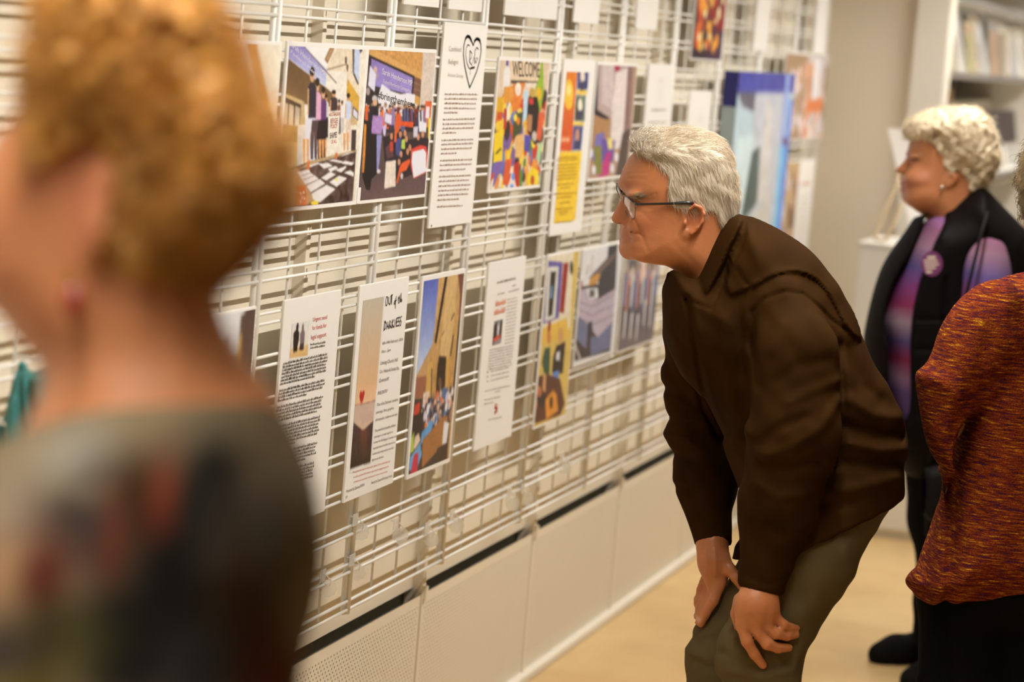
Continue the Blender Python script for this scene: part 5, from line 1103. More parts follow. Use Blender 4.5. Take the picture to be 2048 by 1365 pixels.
body2 = [chain([(U2(1915, 470, 0), .06), (U2(1930, 700, 0), .09), (U2(1930, 930, 0), .09)], .05), chain([(U2(1975, 520, .13), .04), (U2(1978, 760, .19), .035), (U2(1915, 940, .19), .028), (U2(1890, 985, .19), .03)], .03), chain([(U2(1880, 520, -.14), .04), (U2(1870, 760, -.19), .035), (U2(1835, 900, -.16), .028)], .03), chain([(U2(1890, 930, .08), .06), (U2(1900, 1290, .08), .03)], .03), chain([(U2(1885, 930, -.07), .06), (U2(1866, 1270, -.04), .03)], .03)]
fing2 = [chain([(U2(1886+6*i, 990, .20-.012*i), .009), (U2(1876+6*i, 1012, .20-.014*i), .0085), (U2(1872+7*i, 1032, .195-.014*i), .0075)], .006) for i in range(4)]+[chain([(U2(1884, 980, .19), .011), (U2(1868, 998, .185), .009)], .006)]
def body2_f(P):
    r = h2(P)
    for q, k in bits2: r = smin(r, q(P), k)
    for q in sock2_: r = smax(r, -q(P), .008)
    for q in eyes2: r = smin(r, q(P), .004)
    for q in chk2: r = smin(r, q(P), .025)
    r = smin(r, n2(P), .008)
    for q in lips2: r = smin(r, q(P), .006)
    r = smax(r, -mc2(P), .002)
    r = smin(r, smax(e2(P), -ell(U2(1901, 359, .09), (.008, .014, .01))(P), .003), .006)
    for q in body2: r = smin(r, q(P), .03)
    for q in fing2: r = smin(r, q(P), .008)
    return r
def col2(V):
    c = np.tile(np.array((.46, .18, .075)), (len(V), 1))
    for x, y, rx, ry, q, k in ((1806, 367, 9, 4, (.36, .09, .08), .9), (1807, 378, 9, 5, (.38, .10, .09), .9), (1835, 358, 18, 14, (.56, .24, .16), .5), (1826, 322, 9, 4, (.12, .07, .05), .8), (1824, 312, 12, 3, (.30, .19, .11), .6)): c = blend(c, q, k*g2(V, f2, x, y, rx, ry))
    return c
hy2 = (U2(0, 440)[1], U2(0, 240)[1]); hx2 = (U2(1785, 0)[0], U2(1985, 0)[0])
solid('body', f2, body2_f, pbox(f2, 1775, 2030, 225, 1340, -.27, .28), .011, M_SKIN, p2, ((hx2+(.0045,),), (hy2+(.0045,),), ((-.1, .1, .005),)), col2)
hs2 = Sil(f2, [(1811, 270), (1811, 262), (1820, 243), (1836, 231), (1861, 222), (1890, 215), (1925, 213), (1955, 218), (1974, 235), (1985, 264), (1995, 302), (1995, 322), (1984, 342), (1969, 367), (1960, 384), (1935, 386), (1922, 372), (1921, 352), (1906, 341), (1890, 344), (1876, 334), (1866, 308), (1853, 284), (1836, 282), (1820, 280)], .112, .07, 0, S2, h=.003)
def hair2_f(P):
    a, b, c = P[:, 0]*150, P[:, 1]*150, P[:, 2]*150
    return smin(hs2(P), smax(h2(P)-.006, prism(hs2)(P), .005), .008)+.006*np.sin(a+1.3*np.sin(b*.6))*np.sin(b+np.sin(c*.7))*np.sin(c*.9+.5)+.003*np.sin(a*2.1+b)*np.sin(b*1.9-c*1.3)
def hcol2(V):
    return np.tile(np.array((.68, .58, .42)), (len(V), 1))
hr2, V2, Q2 = solid('hair', f2, hair2_f, pbox(f2, 1795, 2015, 195, 400, -.15, .15), .005, M_HAIR, p2, colors=hcol2)
def strand_cols(V, f): return f(V)
strands('hair_strands', f2, V2, normals(V2, Q2), h2(V2) > .002, lambda p, n: np.stack([np.sin(p[:, 1]*80), np.cos(p[:, 0]*90)-.3, np.sin(p[:, 0]*70)], 1), 2600, .032, .0009, M_HAIR, hr2, 3, .007, ((.78, .66, .44), (.66, .56, .40), (.85, .74, .52), (.55, .46, .32)), lift=.5)
M_VEST = mat('black_quilted_nylon', (.004, .003, .003), .6, spec=.06)
def jumper_mat():
    m = mat('striped_purple_knit', (.2, .1, .25), .9, spec=.1, bump=.2, bscale=300)
    nt = m.node_tree; b = nt.nodes['Principled BSDF']; tc = nt.nodes['Texture Coordinate']
    sp = nt.nodes.new('ShaderNodeSeparateXYZ'); nt.links.new(tc.outputs['Object'], sp.inputs[0])
    n = nt.nodes.new('ShaderNodeTexNoise'); n.inputs['Scale'].default_value = 9; nt.links.new(tc.outputs['Object'], n.inputs['Vector'])
    a = nt.nodes.new('ShaderNodeMath'); a.operation = 'MULTIPLY_ADD'; nt.links.new(n.outputs['Fac'], a.inputs[0]); a.inputs[1].default_value = .03; nt.links.new(sp.outputs['Z'], a.inputs[2])
    r = nt.nodes.new('ShaderNodeMapRange'); nt.links.new(a.outputs[0], r.inputs[0]); r.inputs[1].default_value = .72; r.inputs[2].default_value = 1.28
    cr = nt.nodes.new('ShaderNodeValToRGB'); nt.links.new(r.outputs[0], cr.inputs[0]); e = cr.color_ramp.elements
    stops = [(0, (.10, .07, .22)), (.1, (.13, .08, .25)), (.16, (.30, .17, .30)), (.24, (.26, .03, .10)), (.33, (.10, .08, .24)), (.42, (.36, .26, .36)), (.5, (.28, .04, .13)), (.6, (.20, .05, .20)), (.68, (.12, .09, .28)), (.78, (.36, .20, .30)), (.86, (.34, .14, .26)), (1, (.14, .07, .26))]
    e[0].position, e[0].color = stops[0][0], (*stops[0][1], 1); e[1].position, e[1].color = stops[-1][0], (*stops[-1][1], 1)
    for p, c in stops[1:-1]: q = e.new(p); q.color = (*[x*.72 for x in c], 1)
    nt.links.new(cr.outputs[0], b.inputs['Base Color'])
    return m
jp = Sil(f2, [(1852, 432), (1886, 428), (1950, 410), (2000, 440), (2050, 500), (2070, 600), (2065, 800), (2050, 945), (1830, 945), (1795, 880), (1766, 795), (1764, 740), (1763, 690), (1757, 648), (1766, 600), (1785, 550), (1808, 505), (1832, 462)], .152, .11, 0, h=.005)
nh2 = chain([(U2(1905, 380, 0), .05), (U2(1862, 440, 0), .045)], .02)
sl2 = chain([(U2(1972, 510, .12), .068), (U2(1975, 640, .185), .066), (U2(1985, 780, .20), .054), (U2(1912, 945, .19), .040)], .03); sl2f = chain([(U2(1880, 520, -.13), .06), (U2(1868, 760, -.19), .05), (U2(1838, 890, -.165), .038)], .03)
def jumper_f(P): return smax(smin(smin(jp(P), sl2(P), .02), sl2f(P), .02), -nh2(P), .006)+.001*np.sin(P[:, 0]*60+P[:, 1]*40)
solid('jumper', f2, jumper_f, pbox(f2, 1735, 2100, 395, 970, -.28, .33), .0085, jumper_mat(), p2)
vs2 = Sil(f2, [(1834, 424), (1815, 458), (1789, 492), (1766, 528), (1750, 573), (1736, 630), (1727, 680), (1728, 730), (1735, 800), (1760, 880), (1800, 935), (1818, 957), (1900, 968), (2060, 965), (2085, 800), (2085, 570), (2062, 475), (2030, 440), (2000, 410), (1967, 374), (1945, 370), (1915, 392), (1884, 425)], .172, .11, 0, h=.004)
op2 = Sil(f2, [(1846, 430), (1890, 425), (1864, 470), (1841, 520), (1823, 570), (1809, 625), (1805, 700), (1809, 850), (1768, 850), (1764, 740), (1763, 690), (1757, 647), (1764, 604), (1784, 550), (1810, 507), (1829, 468)], .3, .05, 0, h=.003)
ah2 = ell(U2(1974, 560, .24), (.062, .115, .12))
cv2 = crease(f2, [([(1884, 560), (1880, 760), (1890, 950)], .006, .005), ([(1935, 560), (1930, 760)], .006, .004), ([(1820, 640), (1980, 640)], .004, .003), ([(1815, 700), (1980, 700)], .004, .003), ([(1815, 760), (1980, 760)], .004, .003), ([(1818, 830), (1980, 830)], .004, .003), ([(1815, 900), (1980, 900)], .004, .003), ([(1950, 420), (1985, 470)], .02, -.004)], .1)
def vest_f(P):
    r = vs2(P)+cv2(P); r = smax(r, -prism(op2)(P), .008); r = smax(r, -ah2(P), .008)
    return smax(r, -nh2(P), .01)
solid('vest', f2, vest_f, pbox(f2, 1705, 2105, 355, 990, -.22, .24), .0062, M_VEST, p2)
M_BLACK = mat('black_trouser_cloth', (.004, .004, .004), .9, spec=.05)
t2 = [chain([(U2(1925, 900, .07), .115), (U2(1930, 1060, .085), .095), (U2(1935, 1330, .09), .06)], .04), chain([(U2(1882, 880, -.06), .105), (U2(1884, 1040, -.065), .088), (U2(1890, 1110, -.055), .072), (U2(1872, 1200, -.04), .056), (U2(1862, 1268, -.03), .050)], .03)]
fc2 = floor_cut(f2, .03)
solid('trousers', f2, lambda P: smax(smin(t2[0](P), t2[1](P), .03), fc2(P), .005), pbox(f2, 1770, 2060, 780, 1420, -.22, .24), .010, M_BLACK, p2)
L2 = lambda x, y: f2.local(floor_at(x, y))
shoe(f2, L2(1868, 1322), L2(1742, 1326), 'shoe', p2, M_SHOE); shoe(f2, L2(1930, 1372), L2(1806, 1378), 'shoe', p2, M_SHOE)
q = U2(1863, 528); wq = surf_w(vest_f, q[0]*(7.4-.16)/7.4, q[1]*(7.4-.16)/7.4)
def disc(name, fig, x, y, w, r, th, m, parent, n=24, sx=1.0):
    c = fig.U(x, y, w); V = []
    for dz in (0, th):
        for i in range(n): a = 2*math.pi*i/n; V.append((c[0]+r*sx*math.cos(a), c[1]+r*math.sin(a), w+dz-.35*r*math.cos(a)*0))
    f = [tuple(range(n))[::-1], tuple(range(n, 2*n))]+[(i, (i+1) % n, n+(i+1) % n, n+i) for i in range(n)]
    return link(name, mesh(name, fig.world(np.array(V))-root_loc(parent), f), m, parent)
bd = disc('badge', f2, 1863, 528, wq-.002, .033, .006, mat('purple_badge', (.16, .04, .14), .35), p2, sx=.86)
for i, (dx, dy, w_, h_) in enumerate(((0, -13, .011, .007), (-2, -6, .018, .005), (0, 1, .019, .005), (-2, 8, .014, .005), (-5, 16, .008, .006))):
    c = f2.U(1863+dx, 528+dy, wq+.0045); P_ = np.array([(c[0]-w_, c[1]-h_*.5, c[2]), (c[0]+w_, c[1]-h_*.4, c[2]), (c[0]+w_, c[1]+h_*.5, c[2]), (c[0]-w_, c[1]+h_*.4, c[2])])
    link('badge_print', mesh('badge_print', f2.world(P_)-root_loc(p2), [(0, 1, 2, 3)]), mat('badge_white', (.7, .58, .5), .5), bd)
solid('earring', f2, ell(U2(1884, 376, .088), (.006, .007, .005)), pbox(f2, 1870, 1898, 362, 390, .07, .1), .0025, mat('pearl_silver', (.5, .45, .38), .25, metal=.6), p2)
bag = Sil(f2, [(1840, 950), (1850, 935), (1890, 930), (1940, 940), (1945, 1020), (1935, 1050), (1860, 1050), (1842, 1020)], .04, .03, .288, h=.005)
bg = empty('handbag', f2.foot(1890, 0)); tag(bg, 'black shoulder bag hanging at the hip of the vest wearer', 'bag')
solid('bag_body', f2, lambda P: bag(P)+crease(f2, [([(1845, 985), (1945, 985)], .004, .004)])(P), pbox(f2, 1815, 1970, 915, 1075, .23, .35), .007, mat('black_bag_leather', (.005, .005, .005), .7, spec=.1), bg)
bgl = root_loc(bg)
tube('strap', [tuple(f2.world(U2(x, y, w)[None])[0]-bgl) for x, y, w in ((1858, 945, .29), (1872, 850, .285), (1900, 700, .29), (1935, 580, .29), (1962, 470, .245), (1975, 425, .19))], .0045, mat('black_bag_leather'), bg, 8)
# ================================================================== the person in the flecked cardigan
f3 = Fig(5.25); U3 = f3.U
p3 = empty('person', f3.foot(2060, 0)); tag(p3, 'person in a rust and amber flecked knitted cardigan and black trousers', 'person')
hs3 = Sil(f3, [(2042, 315), (2036, 345), (2037, 375), (2040, 405), (2052, 440), (2090, 480), (2200, 490), (2250, 420), (2262, 330), (2220, 255), (2150, 232), (2080, 250)], .105, .09, 0, h=.004)
body3 = [ell(U3(2150, 370, -.01), (.082, .115, .095)), chain([(U3(2150, 450, 0), .055), (U3(2150, 560, 0), .06), (U3(2140, 900, 0), .10), (U3(2090, 1130, 0), .06)], .05), ell(U3(2150, 395, -.105), (.012, .016, .018)), chain([(U3(1985, 640, .05), .04), (U3(1870, 790, .09), .035), (U3(1960, 880, .0), .03), (U3(2040, 860, -.12), .026)], .03), chain([(U3(2290, 640, 0), .045), (U3(2330, 900, 0), .035), (U3(2230, 960, -.16), .028)], .03), chain([(U3(1925, 1230, 0), .06), (U3(1925, 1800, 0), .035)], .03), chain([(U3(2100, 1230, 0), .06), (U3(2100, 1800, 0), .035)], .03)]
fing3 = [chain([(U3(2048+4*i, 850-9*i, -.13), .0095), (U3(2075+4*i, 848-8*i, -.155), .009), (U3(2100, 850-8*i, -.165), .0078)], .006) for i in range(4)]+[chain([(U3(2045, 850, -.115), .011), (U3(2060, 832, -.12), .009)], .006)]
def b3(P):
    r = body3[0](P)
    for q in body3[1:]: r = smin(r, q(P), .03)
    for q in fing3: r = smin(r, q(P), .006)
    return r
solid('body', f3, b3, pbox(f3, 1830, 2400, 240, 1860, -.25, .18), .012, M_SKIN, p3, colors=lambda V: np.tile(np.array((.50, .27, .16)), (len(V), 1)))
hr3, V3, Q3 = solid('hair', f3, lambda P: hs3(P)+.005*np.sin(P[:, 0]*140)*np.sin(P[:, 1]*120+P[:, 2]*90), pbox(f3, 2010, 2290, 215, 510, -.13, .13), .006, M_HAIR, p3, colors=lambda V: np.tile(np.array((.13, .09, .04)), (len(V), 1)))
strands('hair_strands', f3, V3, normals(V3, Q3), hs3(V3) > -.02, lambda p, n: np.stack([np.sin(p[:, 1]*80), -np.ones(len(p))*.6, np.sin(p[:, 0]*70)], 1), 2200, .03, .0007, M_HAIR, hr3, 8, .005, ((.16, .11, .05), (.24, .17, .08), (.10, .07, .03)), lift=.45)
def knit_mat():
    m = mat('flecked_knit', (.4, .12, .03), .95, spec=.05)
    nt = m.node_tree; b = nt.nodes['Principled BSDF']; tc = nt.nodes['Texture Coordinate']
    mp = nt.nodes.new('ShaderNodeMapping'); mp.inputs['Scale'].default_value = (30, 30, 300); mp.inputs['Rotation'].default_value = (0, .10, 0); nt.links.new(tc.outputs['Object'], mp.inputs[0])
    n1 = nt.nodes.new('ShaderNodeTexNoise'); n1.inputs['Scale'].default_value = 1.0; n1.inputs['Detail'].default_value = 4; n1.inputs['Roughness'].default_value = .7; nt.links.new(mp.outputs[0], n1.inputs['Vector'])
    cr = nt.nodes.new('ShaderNodeValToRGB'); nt.links.new(n1.outputs['Fac'], cr.inputs[0]); e = cr.color_ramp.elements
    e[0].position, e[0].color = .28, (.035, .008, .014, 1); e[1].position, e[1].color = .69, (.66, .33, .015, 1)
    for p, c in ((.36, (.06, .016, .05)), (.42, (.085, .011, .011)), (.47, (.16, .024, .009)), (.54, (.21, .040, .010)), (.61, (.30, .085, .010))): q = e.new(p); q.color = (*c, 1)
    n3 = nt.nodes.new('ShaderNodeTexNoise'); n3.inputs['Scale'].default_value = 420; n3.inputs['Detail'].default_value = 2; nt.links.new(tc.outputs['Object'], n3.inputs['Vector'])
    mx = nt.nodes.new('ShaderNodeMix'); mx.data_type = 'RGBA'; mx.blend_type = 'MULTIPLY'; mx.inputs[0].default_value = .6; nt.links.new(cr.outputs[0], mx.inputs[6])
    r3 = nt.nodes.new('ShaderNodeMapRange'); r3.inputs[1].default_value = .35; r3.inputs[2].default_value = .65; r3.inputs[3].default_value = .35; r3.inputs[4].default_value = 1.5; nt.links.new(n3.outputs['Fac'], r3.inputs[0]); nt.links.new(r3.outputs[0], mx.inputs[7])
    nt.links.new(mx.outputs[2], b.inputs['Base Color'])
    bp = nt.nodes.new('ShaderNodeBump'); bp.inputs['Strength'].default_value = .8; bp.inputs['Distance'].default_value = .003; nt.links.new(n3.outputs['Fac'], bp.inputs['Height']); nt.links.new(bp.outputs[0], b.inputs['Normal'])
    return m
c3 = Sil(f3, [(2048, 546), (2000, 554), (1960, 590), (1920, 680), (1900, 790), (1895, 900), (1888, 1000), (1868, 1058), (1842, 1114), (1824, 1145), (1809, 1168), (1836, 1196), (1846, 1211), (1890, 1216), (2048, 1212), (2200, 1207), (2330, 1195), (2330, 900), (2300, 650), (2230, 570), (2170, 535), (2100, 530)], .16, .10, 0, h=.004, sm=1)
s3 = Sil(f3, [(2030, 552), (1960, 565), (1929, 590), (1898, 624), (1879, 662), (1863, 706), (1851, 730), (1834, 745), (1831, 768), (1838, 805), (1845, 854), (1860, 904), (1880, 936), (1898, 949), (1904, 930), (1905, 900), (1918, 850), (1960, 797), (2010, 757), (2080, 700)], .085, .07, .10, h=.003, sm=1)
k3 = crease(f3, [([(1898, 945), (1896, 905), (1906, 860), (1940, 812), (1990, 770)], .008, -.008), ([(1916, 925), (1920, 880), (1950, 830)], .010, .008), ([(1842, 752), (1870, 760), (1900, 790)], .012, -.004), ([(1905, 940), (1890, 1050), (1872, 1200)], .008, -.006), ([(1918, 960), (1905, 1080), (1892, 1210)], .008, .007), ([(1935, 960), (1930, 1080), (1915, 1210)], .010, -.004), ([(1855, 1110), (1850, 1190)], .007, .004), ([(1850, 1200), (2048, 1200), (2300, 1195)], .006, -.003), ([(1985, 600), (1960, 680), (1935, 760)], .012, .003)], .1)
nk3 = chain([(U3(2150, 480, 0), .075), (U3(2150, 555, 0), .07)], .02)
s3r = chain([(U3(2275, 640, 0), .07), (U3(2325, 900, 0), .062), (U3(2240, 955, -.15), .045)], .03)
def card_f(P): return smax(smin(smin(c3(P), s3(P), .014), s3r(P), .02)+k3(P)+.0012*np.sin(P[:, 0]*70)*np.sin(P[:, 1]*60), -nk3(P), .008)
solid('cardigan', f3, card_f, pbox(f3, 1790, 2420, 510, 1240, -.22, .24), .006, knit_mat(), p3)
t3 = [chain([(U3(1932, 1180, 0), .088), (U3(1925, 1420, 0), .085), (U3(1930, 1835, 0), .065)], .04), chain([(U3(2100, 1180, 0), .095), (U3(2095, 1420, 0), .09), (U3(2100, 1835, 0), .065)], .04), ell(U3(2040, 1180, 0), (.17, .08, .12))]
fc3 = floor_cut(f3, .03)
solid('trousers', f3, lambda P: smax(smin(smin(t3[0](P), t3[1](P), .04), t3[2](P), .04), fc3(P), .005), pbox(f3, 1820, 2330, 1080, 1890, -.16, .16), .010, M_BLACK, p3)
for x in (1930, 2100):
    a, b = floor_local(f3, x, .02), floor_local(f3, x-30, -.17); shoe(f3, a, b, 'shoe', p3, M_SHOE)
# ================================================================== the person close by with curly golden hair
f4 = Fig(2.0); U4 = f4.U
p4 = empty('person', f4.foot(250, 0)); tag(p4, 'person with curly golden hair and drop earring in a dark blotched blouse', 'person')
h4 = Sil(f4, [(70, 150), (42, 215), (8, 262), (-22, 310), (-42, 360), (-55, 400), (-62, 450), (-58, 500), (-48, 540), (-50, 575), (-30, 605), (0, 630), (45, 692), (95, 736), (112, 790), (95, 850), (20, 930), (300, 1060), (590, 960), (560, 830), (545, 790), (500, 742), (450, 665), (428, 580), (470, 500), (520, 300), (450, 60), (250, -30), (120, 20)], .076, .05, 0, h=.003, blur=2)
n4 = Sil(f4, [(-50, 385), (-85, 430), (-92, 450), (-84, 468), (-50, 472), (-30, 420)], .016, .012, -.02, h=.002)
e4 = Sil(f4, [(168, 440), (182, 352), (206, 320), (230, 330), (238, 382), (226, 440), (206, 498), (186, 528), (170, 514)], .011, .011, .086, h=.0015, tilt=(.3, 0)); e4i = ell(U4(205, 405, .099), (.008, .022, .008), rot2(10))
body4 = [chain([(U4(300, 950, 0), .09), (U4(250, 1500, 0), .11), (U4(200, 2300, 0), .11)], .06), chain([(U4(60, 1080, .10), .045), (U4(0, 1750, .14), .038), (U4(-250, 2200, .05), .03), (U4(-420, 2230, -.02), .03)], .03), chain([(U4(420, 1080, -.13), .045), (U4(460, 1750, -.17), .038), (U4(200, 2250, -.2), .03), (U4(0, 2330, -.2), .03)], .03), chain([(U4(230, 2400, .08), .07), (U4(230, 4200, .08), .035)], .03), chain([(U4(230, 2400, -.08), .07), (U4(230, 4200, -.08), .035)], .03)]
fing4 = [chain([(U4(-440, 2215+18*i, -.02), .009), (U4(-510, 2220+20*i, -.03), .0085), (U4(-565, 2245+20*i, -.035), .0075)], .006) for i in range(4)]+[chain([(U4(-420, 2205, 0), .011), (U4(-455, 2180, .02), .009)], .006)]+[chain([(U4(-20, 2315+18*i, -.2), .009), (U4(-90, 2330+20*i, -.21), .0085), (U4(-140, 2355+20*i, -.215), .0075)], .006) for i in range(4)]
def b4(P):
    r = smin(h4(P), n4(P), .01)
    e = smax(e4(P), -e4i(P), .004); r = smin(r, e, .008)
    for q in body4: r = smin(r, q(P), .035)
    for q in fing4: r = smin(r, q(P), .006)
    return r
def col4(V):
    c = np.tile(np.array((.58, .235, .10)), (len(V), 1)); c = blend(c, (.62, .22, .12), .6*g2(V, f4, 205, 420, 50, 110)); return blend(c, (.60, .22, .10), .5*g2(V, f4, 0, 480, 90, 90))
hy4 = (U4(0, 900)[1], U4(0, -60)[1])
solid('body', f4, b4, pbox(f4, -600, 700, -70, 4440, -.30, .22), .013, M_SKIN, p4, (((U4(-100, 0)[0], U4(600, 0)[0], .005),), (hy4+(.005,),), ((-.1, .1, .005),)), col4)
hs4 = Sil(f4, [(120, -60), (84, -10), (74, 50), (66, 110), (62, 165), (66, 215), (78, 275), (92, 335), (142, 348), (176, 302), (212, 288), (242, 322), (250, 400), (238, 470), (244, 520), (300, 556), (370, 578), (425, 560), (482, 520), (532, 462), (566, 420), (588, 370), (574, 310), (545, 240), (520, 180), (482, 120), (456, 50), (430, -30), (330, -90), (200, -95)], .105, .05, 0, h=.003)
def hair4_f(P):
    a, b, c = P[:, 0]*190, P[:, 1]*190, P[:, 2]*190
    return smin(hs4(P), smax(h4(P)-.006, prism(hs4)(P), .005), .008)+.005*np.sin(a+1.5*np.sin(b*.6))*np.sin(b+np.sin(c*.8))*np.sin(c*.8+1)+.003*np.sin(a*1.9+b)*np.sin(b*2-c)
def hcol4(V):
    return np.tile(np.array((.56, .27, .05)), (len(V), 1))
hr4, V4, Q4 = solid('hair', f4, hair4_f, pbox(f4, 20, 640, -130, 610, -.14, .14), .004, M_HAIR, p4, colors=hcol4)
N4 = normals(V4, Q4); lo4 = V4[:, 1] < U4(0, 350)[1]-.03*np.clip((V4[:, 0]-U4(330, 0)[0])/.09, -.3, 1)
fl4 = lambda p, n: np.stack([np.sin(p[:, 1]*90), np.cos(p[:, 0]*80)-.4, np.sin(p[:, 0]*70)], 1)
strands('curls', f4, V4, N4, (~lo4) & (h4(V4) > .002), fl4, 2600, .035, .0008, M_HAIR, hr4, 3, .008, ((.62, .31, .06), (.46, .21, .03), (.70, .40, .12), (.36, .16, .03)), lift=.6)
strands('nape_hair', f4, V4, N4, lo4 & (h4(V4) > .002), fl4, 1500, .026, .0008, M_HAIR, hr4, 4, .004, ((.62, .31, .06), (.46, .21, .03), (.70, .40, .12), (.36, .16, .03)), lift=.3)
bl4 = Sil(f4, [(110, 740), (430, 640), (500, 742), (548, 792), (594, 870), (628, 960), (644, 1050), (648, 1130), (636, 1220), (610, 1300), (598, 1365), (580, 1600), (600, 2300), (-120, 2300), (-150, 1700), (-120, 1300), (-130, 1150), (-90, 1000), (-20, 905), (95, 850)], .155, .12, 0, h=.005)
cut4 = Sil(f4, [(-300, 1000), (-60, 890), (30, 868), (110, 842), (220, 815), (330, 806), (450, 804), (560, 798), (700, 780), (900, 1000), (900, 2600), (-400, 2600)], .3, .05, 0, h=.006, sm=1)
sv4 = chain([(U4(70, 1050, .09), .062), (U4(20, 1500, .135), .062), (U4(0, 1740, .14), .055)], .03); sv4f = chain([(U4(420, 1060, -.12), .06), (U4(455, 1740, -.17), .055)], .03)
k4 = crease(f4, [([(190, 980), (150, 1200), (130, 1500)], .014, .008), ([(300, 900), (420, 1150)], .016, -.004), ([(480, 950), (540, 1250)], .016, .005)], .1)
def blouse_f(P): return smax(smin(smin(bl4(P), sv4(P), .03), sv4f(P), .03)+k4(P), prism(cut4)(P), .006)
def bcol4(V):
    c = np.tile(np.array((.15, .115, .07)), (len(V), 1))
    for x, y, rx, ry, q, k in ((330, 870, 180, 60, (.17, .125, .06), .8), (230, 900, 70, 50, (.24, .22, .18), .7), (420, 900, 80, 60, (.21, .165, .10), .8), (340, 970, 60, 90, (.05, .028, .012), .8), (390, 1010, 26, 70, (.30, .06, .025), .95), (280, 1060, 26, 60, (.20, .05, .02), .9), (460, 1000, 50, 120, (.012, .013, .011), 1), (400, 1140, 60, 100, (.012, .012, .011), 1), (310, 1240, 80, 90, (.010, .010, .010), 1), (160, 1010, 90, 26, (.02, .012, .014), .9), (200, 1060, 60, 50, (.018, .014, .016), .9), (60, 1000, 80, 50, (.26, .20, .14), .7), (100, 1110, 70, 50, (.36, .23, .12), .8), (20, 1130, 30, 70, (.30, .08, .02), .9), (-10, 1290, 40, 90, (.26, .07, .02), .8), (160, 1120, 40, 60, (.12, .03, .02), .8), (200, 1230, 70, 60, (.05, .045, .015), .8), (130, 1300, 70, 60, (.09, .065, .015), .8), (500, 1130, 40, 120, (.055, .048, .036), .8), (530, 1220, 40, 150, (.05, .018, .014), .8), (440, 1290, 60, 80, (.035, .038, .042), .8), (560, 1050, 40, 100, (.06, .05, .035), .7), (570, 1340, 40, 60, (.07, .02, .012), .8), (80, 1250, 80, 40, (.035, .025, .02), .7)): c = blend(c, q, np.minimum(1, 1.5*k*g2(V, f4, x, y, rx*1.25, ry*1.25)))
    return c
M_BLOUSE = mat('printed_viscose', (.1, .08, .05), .85, attr='Col', spec=.1)
solid('blouse', f4, blouse_f, pbox(f4, -220, 700, 620, 2330, -.27, .24), .009, M_BLOUSE, p4, colors=bcol4)
t4 = [chain([(U4(230, 2250, .08), .12), (U4(230, 3300, .085), .085), (U4(230, 4400, .085), .06)], .05), chain([(U4(230, 2250, -.08), .12), (U4(230, 3300, -.085), .085), (U4(230, 4400, -.085), .06)], .05)]
fc4 = floor_cut(f4, .03)
solid('trousers', f4, lambda P: smax(smin(t4[0](P), t4[1](P), .04), fc4(P), .005), pbox(f4, -180, 640, 1850, 4560, -.24, .24), .014, M_BLACK, p4)
for w in (.085, -.085): a, b = floor_local(f4, 260, w), floor_local(f4, -280, w); shoe(f4, a, b, 'shoe', p4, M_SHOE)
er = empty('earring'); er.parent = p4
def p4pt(x, y, w): return tuple(f4.world(U4(x, y, w)[None])[0]-root_loc(p4))
tube('hook', [p4pt(182, 515, .088), p4pt(170, 530, .092), p4pt(155, 545, .092)], .0008, mat('gold', (.6, .4, .1), .25, metal=1), er, 6)
solid('gold_bead', f4, ell(U4(150, 562, .092), (.0065, .0085, .0065)), pbox(f4, 110, 190, 520, 600, .08, .105), .002, mat('gold'), er)
solid('red_drop', f4, ell(U4(150, 604, .092), (.0085, .0125, .008)), pbox(f4, 100, 200, 550, 660, .08, .105), .002, mat('red_glass', (.30, .012, .006), .15, coat=.6), er)
# ================================================================== teal garment hung on the near grid
v_ = ray(50, 800); tt = (D0-.055)/(v_@WN)
f5 = Fig(float(tt)); g5 = empty('hanging_shirt', f5.foot(50, 0)); g5.location = tuple(f5.world(f5.U(42, 718)[None])[0])
tag(g5, 'teal shirt draped from a hook on the wire grid', 'shirt')
sh5 = Sil(f5, [(42, 716), (33, 742), (20, 788), (8, 838), (-25, 880), (-50, 960), (-40, 1180), (110, 1190), (128, 1000), (112, 880), (100, 812), (104, 770), (118, 742), (112, 726), (86, 736), (60, 746), (52, 728)], .032, .022, 0, h=.002, sm=1)
k5 = crease(f5, [([(45, 740), (50, 830), (55, 960)], .004, .006), ([(66, 770), (72, 850), (80, 960)], .005, .010), ([(12, 850), (8, 960)], .005, .009), ([(30, 800), (28, 960)], .006, -.005), ([(60, 760), (100, 745)], .004, .003), ([(90, 800), (98, 960)], .006, -.004)])
solid('cloth', f5, lambda P: sh5(P)+k5(P), pbox(f5, -80, 150, 690, 1210, -.045, .05), .0035, mat('teal_cotton', (.035, .19, .18), .8, sheen=.2), g5)
s_, z_ = on_wall(43, 722)
tube('hook', [tuple(Vector(WP(s_, -.004, z_+.006))-g5.location), tuple(Vector(WP(s_, -.03, z_+.004))-g5.location), tuple(Vector(WP(s_, -.045, z_+.012))-g5.location)], .0025, M_WIRE, g5, 8)
